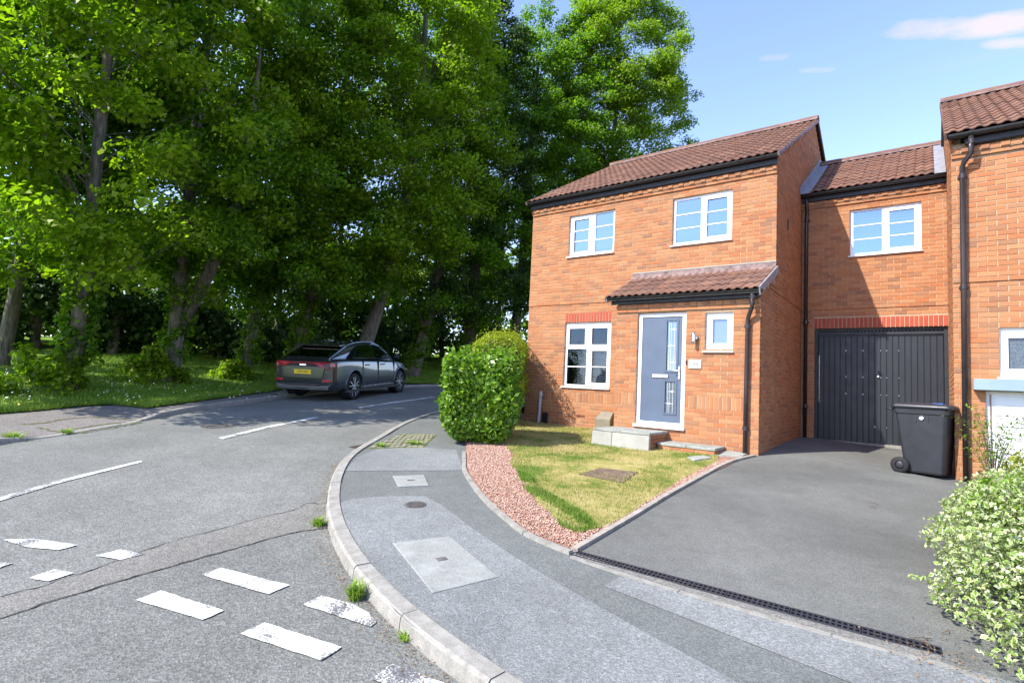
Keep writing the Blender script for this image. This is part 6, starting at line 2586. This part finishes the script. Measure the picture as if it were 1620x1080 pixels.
def tail(name, m, pts, dx=.012, parent=None):
    """pts on the rear face (y, z), wrapped round the corner"""
    def xr(y, z):
        t = max(0, abs(y) - .62)
        return -2.515 + t * .12 + max(0, t - .20) * .75 - dx + max(0, z - 1.0) * .25
    pts = [(y, z * 1.075 if z > .55 else z) for y, z in pts]
    vs = []
    n = len(pts)
    for y, z in pts:
        vs.append((xr(y, z), y, z))
    for y, z in pts:
        vs.append((xr(y, z) + .08, y * .985, z))
    fs = [tuple(range(n))] + [(i, n + i, n + (i + 1) % n, (i + 1) % n) for i in range(n)]
    return cpart(MB().add(vs, fs), name, m, parent)


tail('light_bar', 'carblack', [(-.80, .865), (-.4, .875), (0, .88), (.4, .875), (.80, .865), (.80, .99), (.4, 1.0), (0, 1.0), (-.4, 1.0), (-.80, .99)], .006)
tail('light_strip', 'taillight', [(-.5, .955), (0, .965), (.5, .955), (.5, .982), (0, .99), (-.5, .982)], .012)
for s in (-1, 1):
    tail('tail_light', 'taillight', [(s * .38, .955), (s * .55, .885), (s * .80, .845), (s * .93, .87), (s * .93, .965), (s * .80, 1.0), (s * .55, 1.002), (s * .38, .99)], .03)
tail('tailgate_panel', 'carpaint', [(-.60, .60), (0, .59), (.60, .60), (.66, .86), (0, .87), (-.66, .86)], .004)
tail('number_plate', 'plate', [(-.26, .69), (.26, .69), (.26, .80), (-.26, .80)], .014)
tail('badge', 'silver', [(-.10, .905), (.10, .905), (.10, .94), (-.10, .94)], .014)
tail('bumper_insert', 'carblack', [(-.78, .33), (0, .32), (.78, .33), (.86, .50), (.6, .47), (0, .46), (-.6, .47), (-.86, .50)], .012)
tail('bumper_trim', 'trimgrey', [(-.80, .395), (0, .385), (.80, .395), (.80, .42), (0, .41), (-.80, .42)], .022)
for s in (-1, 1):
    tail('reflector', 'taillight', [(s * .62, .535), (s * .84, .545), (s * .84, .565), (s * .62, .555)], .012)
text('plate_number', 'YS19 PJU', .088, MATS['ink'], car, cm @ Matrix.Translation((-2.533, 0, .801)) @ Matrix(((0, 0, -1, 0), (-1, 0, 0, 0), (0, 1, 0, 0), (0, 0, 0, 1))), .001)
# nose: lamps and grille, out of view but part of the car
cpart(MB().box(2.40, 2.455, -.5, .5, .42, .72), 'grille', 'carblack', None, False, .02)
for s in (-1, 1):
    cpart(MB().box(2.16, 2.36, s * .76 - .10, s * .76 + .10, .74, .83), 'headlight', 'chrome', None, False, .02)

# wheels
tyre_me = MB().lathe([(.285, -.125), (.35, -.135), (.378, -.115), (.385, -.07), (.385, .07), (.378, .115), (.35, .135), (.285, .125)], 40).mesh('tyre', True)
tyre_me.materials.append(MATS['rubber'])
dish = MB().lathe([(.288, -.115), (.292, -.128), (.282, -.128), (.262, -.10), (.245, -.06), (0, -.055)], 36).mesh('rim', True)
dish.materials.append(MATS['rimdark'])
sp = MB()
for k in range(5):
    for off in (-.13, .13):
        a0 = 2 * pi * k / 5 + pi / 2
        a1 = a0 + off * 1.9
        p0 = Vector((.045 * cos(a0 + off), -.112, .045 * sin(a0 + off)))
        p1 = Vector((.275 * cos(a1), -.112, .275 * sin(a1)))
        dd = (p1 - p0)
        L_ = dd.length
        dd.normalize()
        yy = Vector((0, 1, 0))
        sp.obox((p0 + p1) / 2, dd, yy, dd.cross(yy), L_ / 2, .018, .017)
sp.lathe([(0, -.125), (.055, -.122), (.06, -.09)], 16)
sp_me = sp.mesh('spokes')
sp_me.materials.append(MATS['alloy'])
for wx in (RX_, FX_):
    for s in (-1, 1):
        w = bpy.data.objects.new('wheel', None)
        COL.objects.link(w)
        w.parent = car
        loc = Matrix.Translation((wx, s * .845, WR)) @ (Matrix.Identity(4) if s < 0 else Matrix.Rotation(pi, 4, 'Z'))
        w.matrix_local = loc
        MW[w] = cm @ loc
        link('tyre', tyre_me, None, w, Matrix.Identity(4))
        link('rim', dish, None, w, Matrix.Identity(4))
        link('spokes', sp_me, None, w, Matrix.Identity(4))
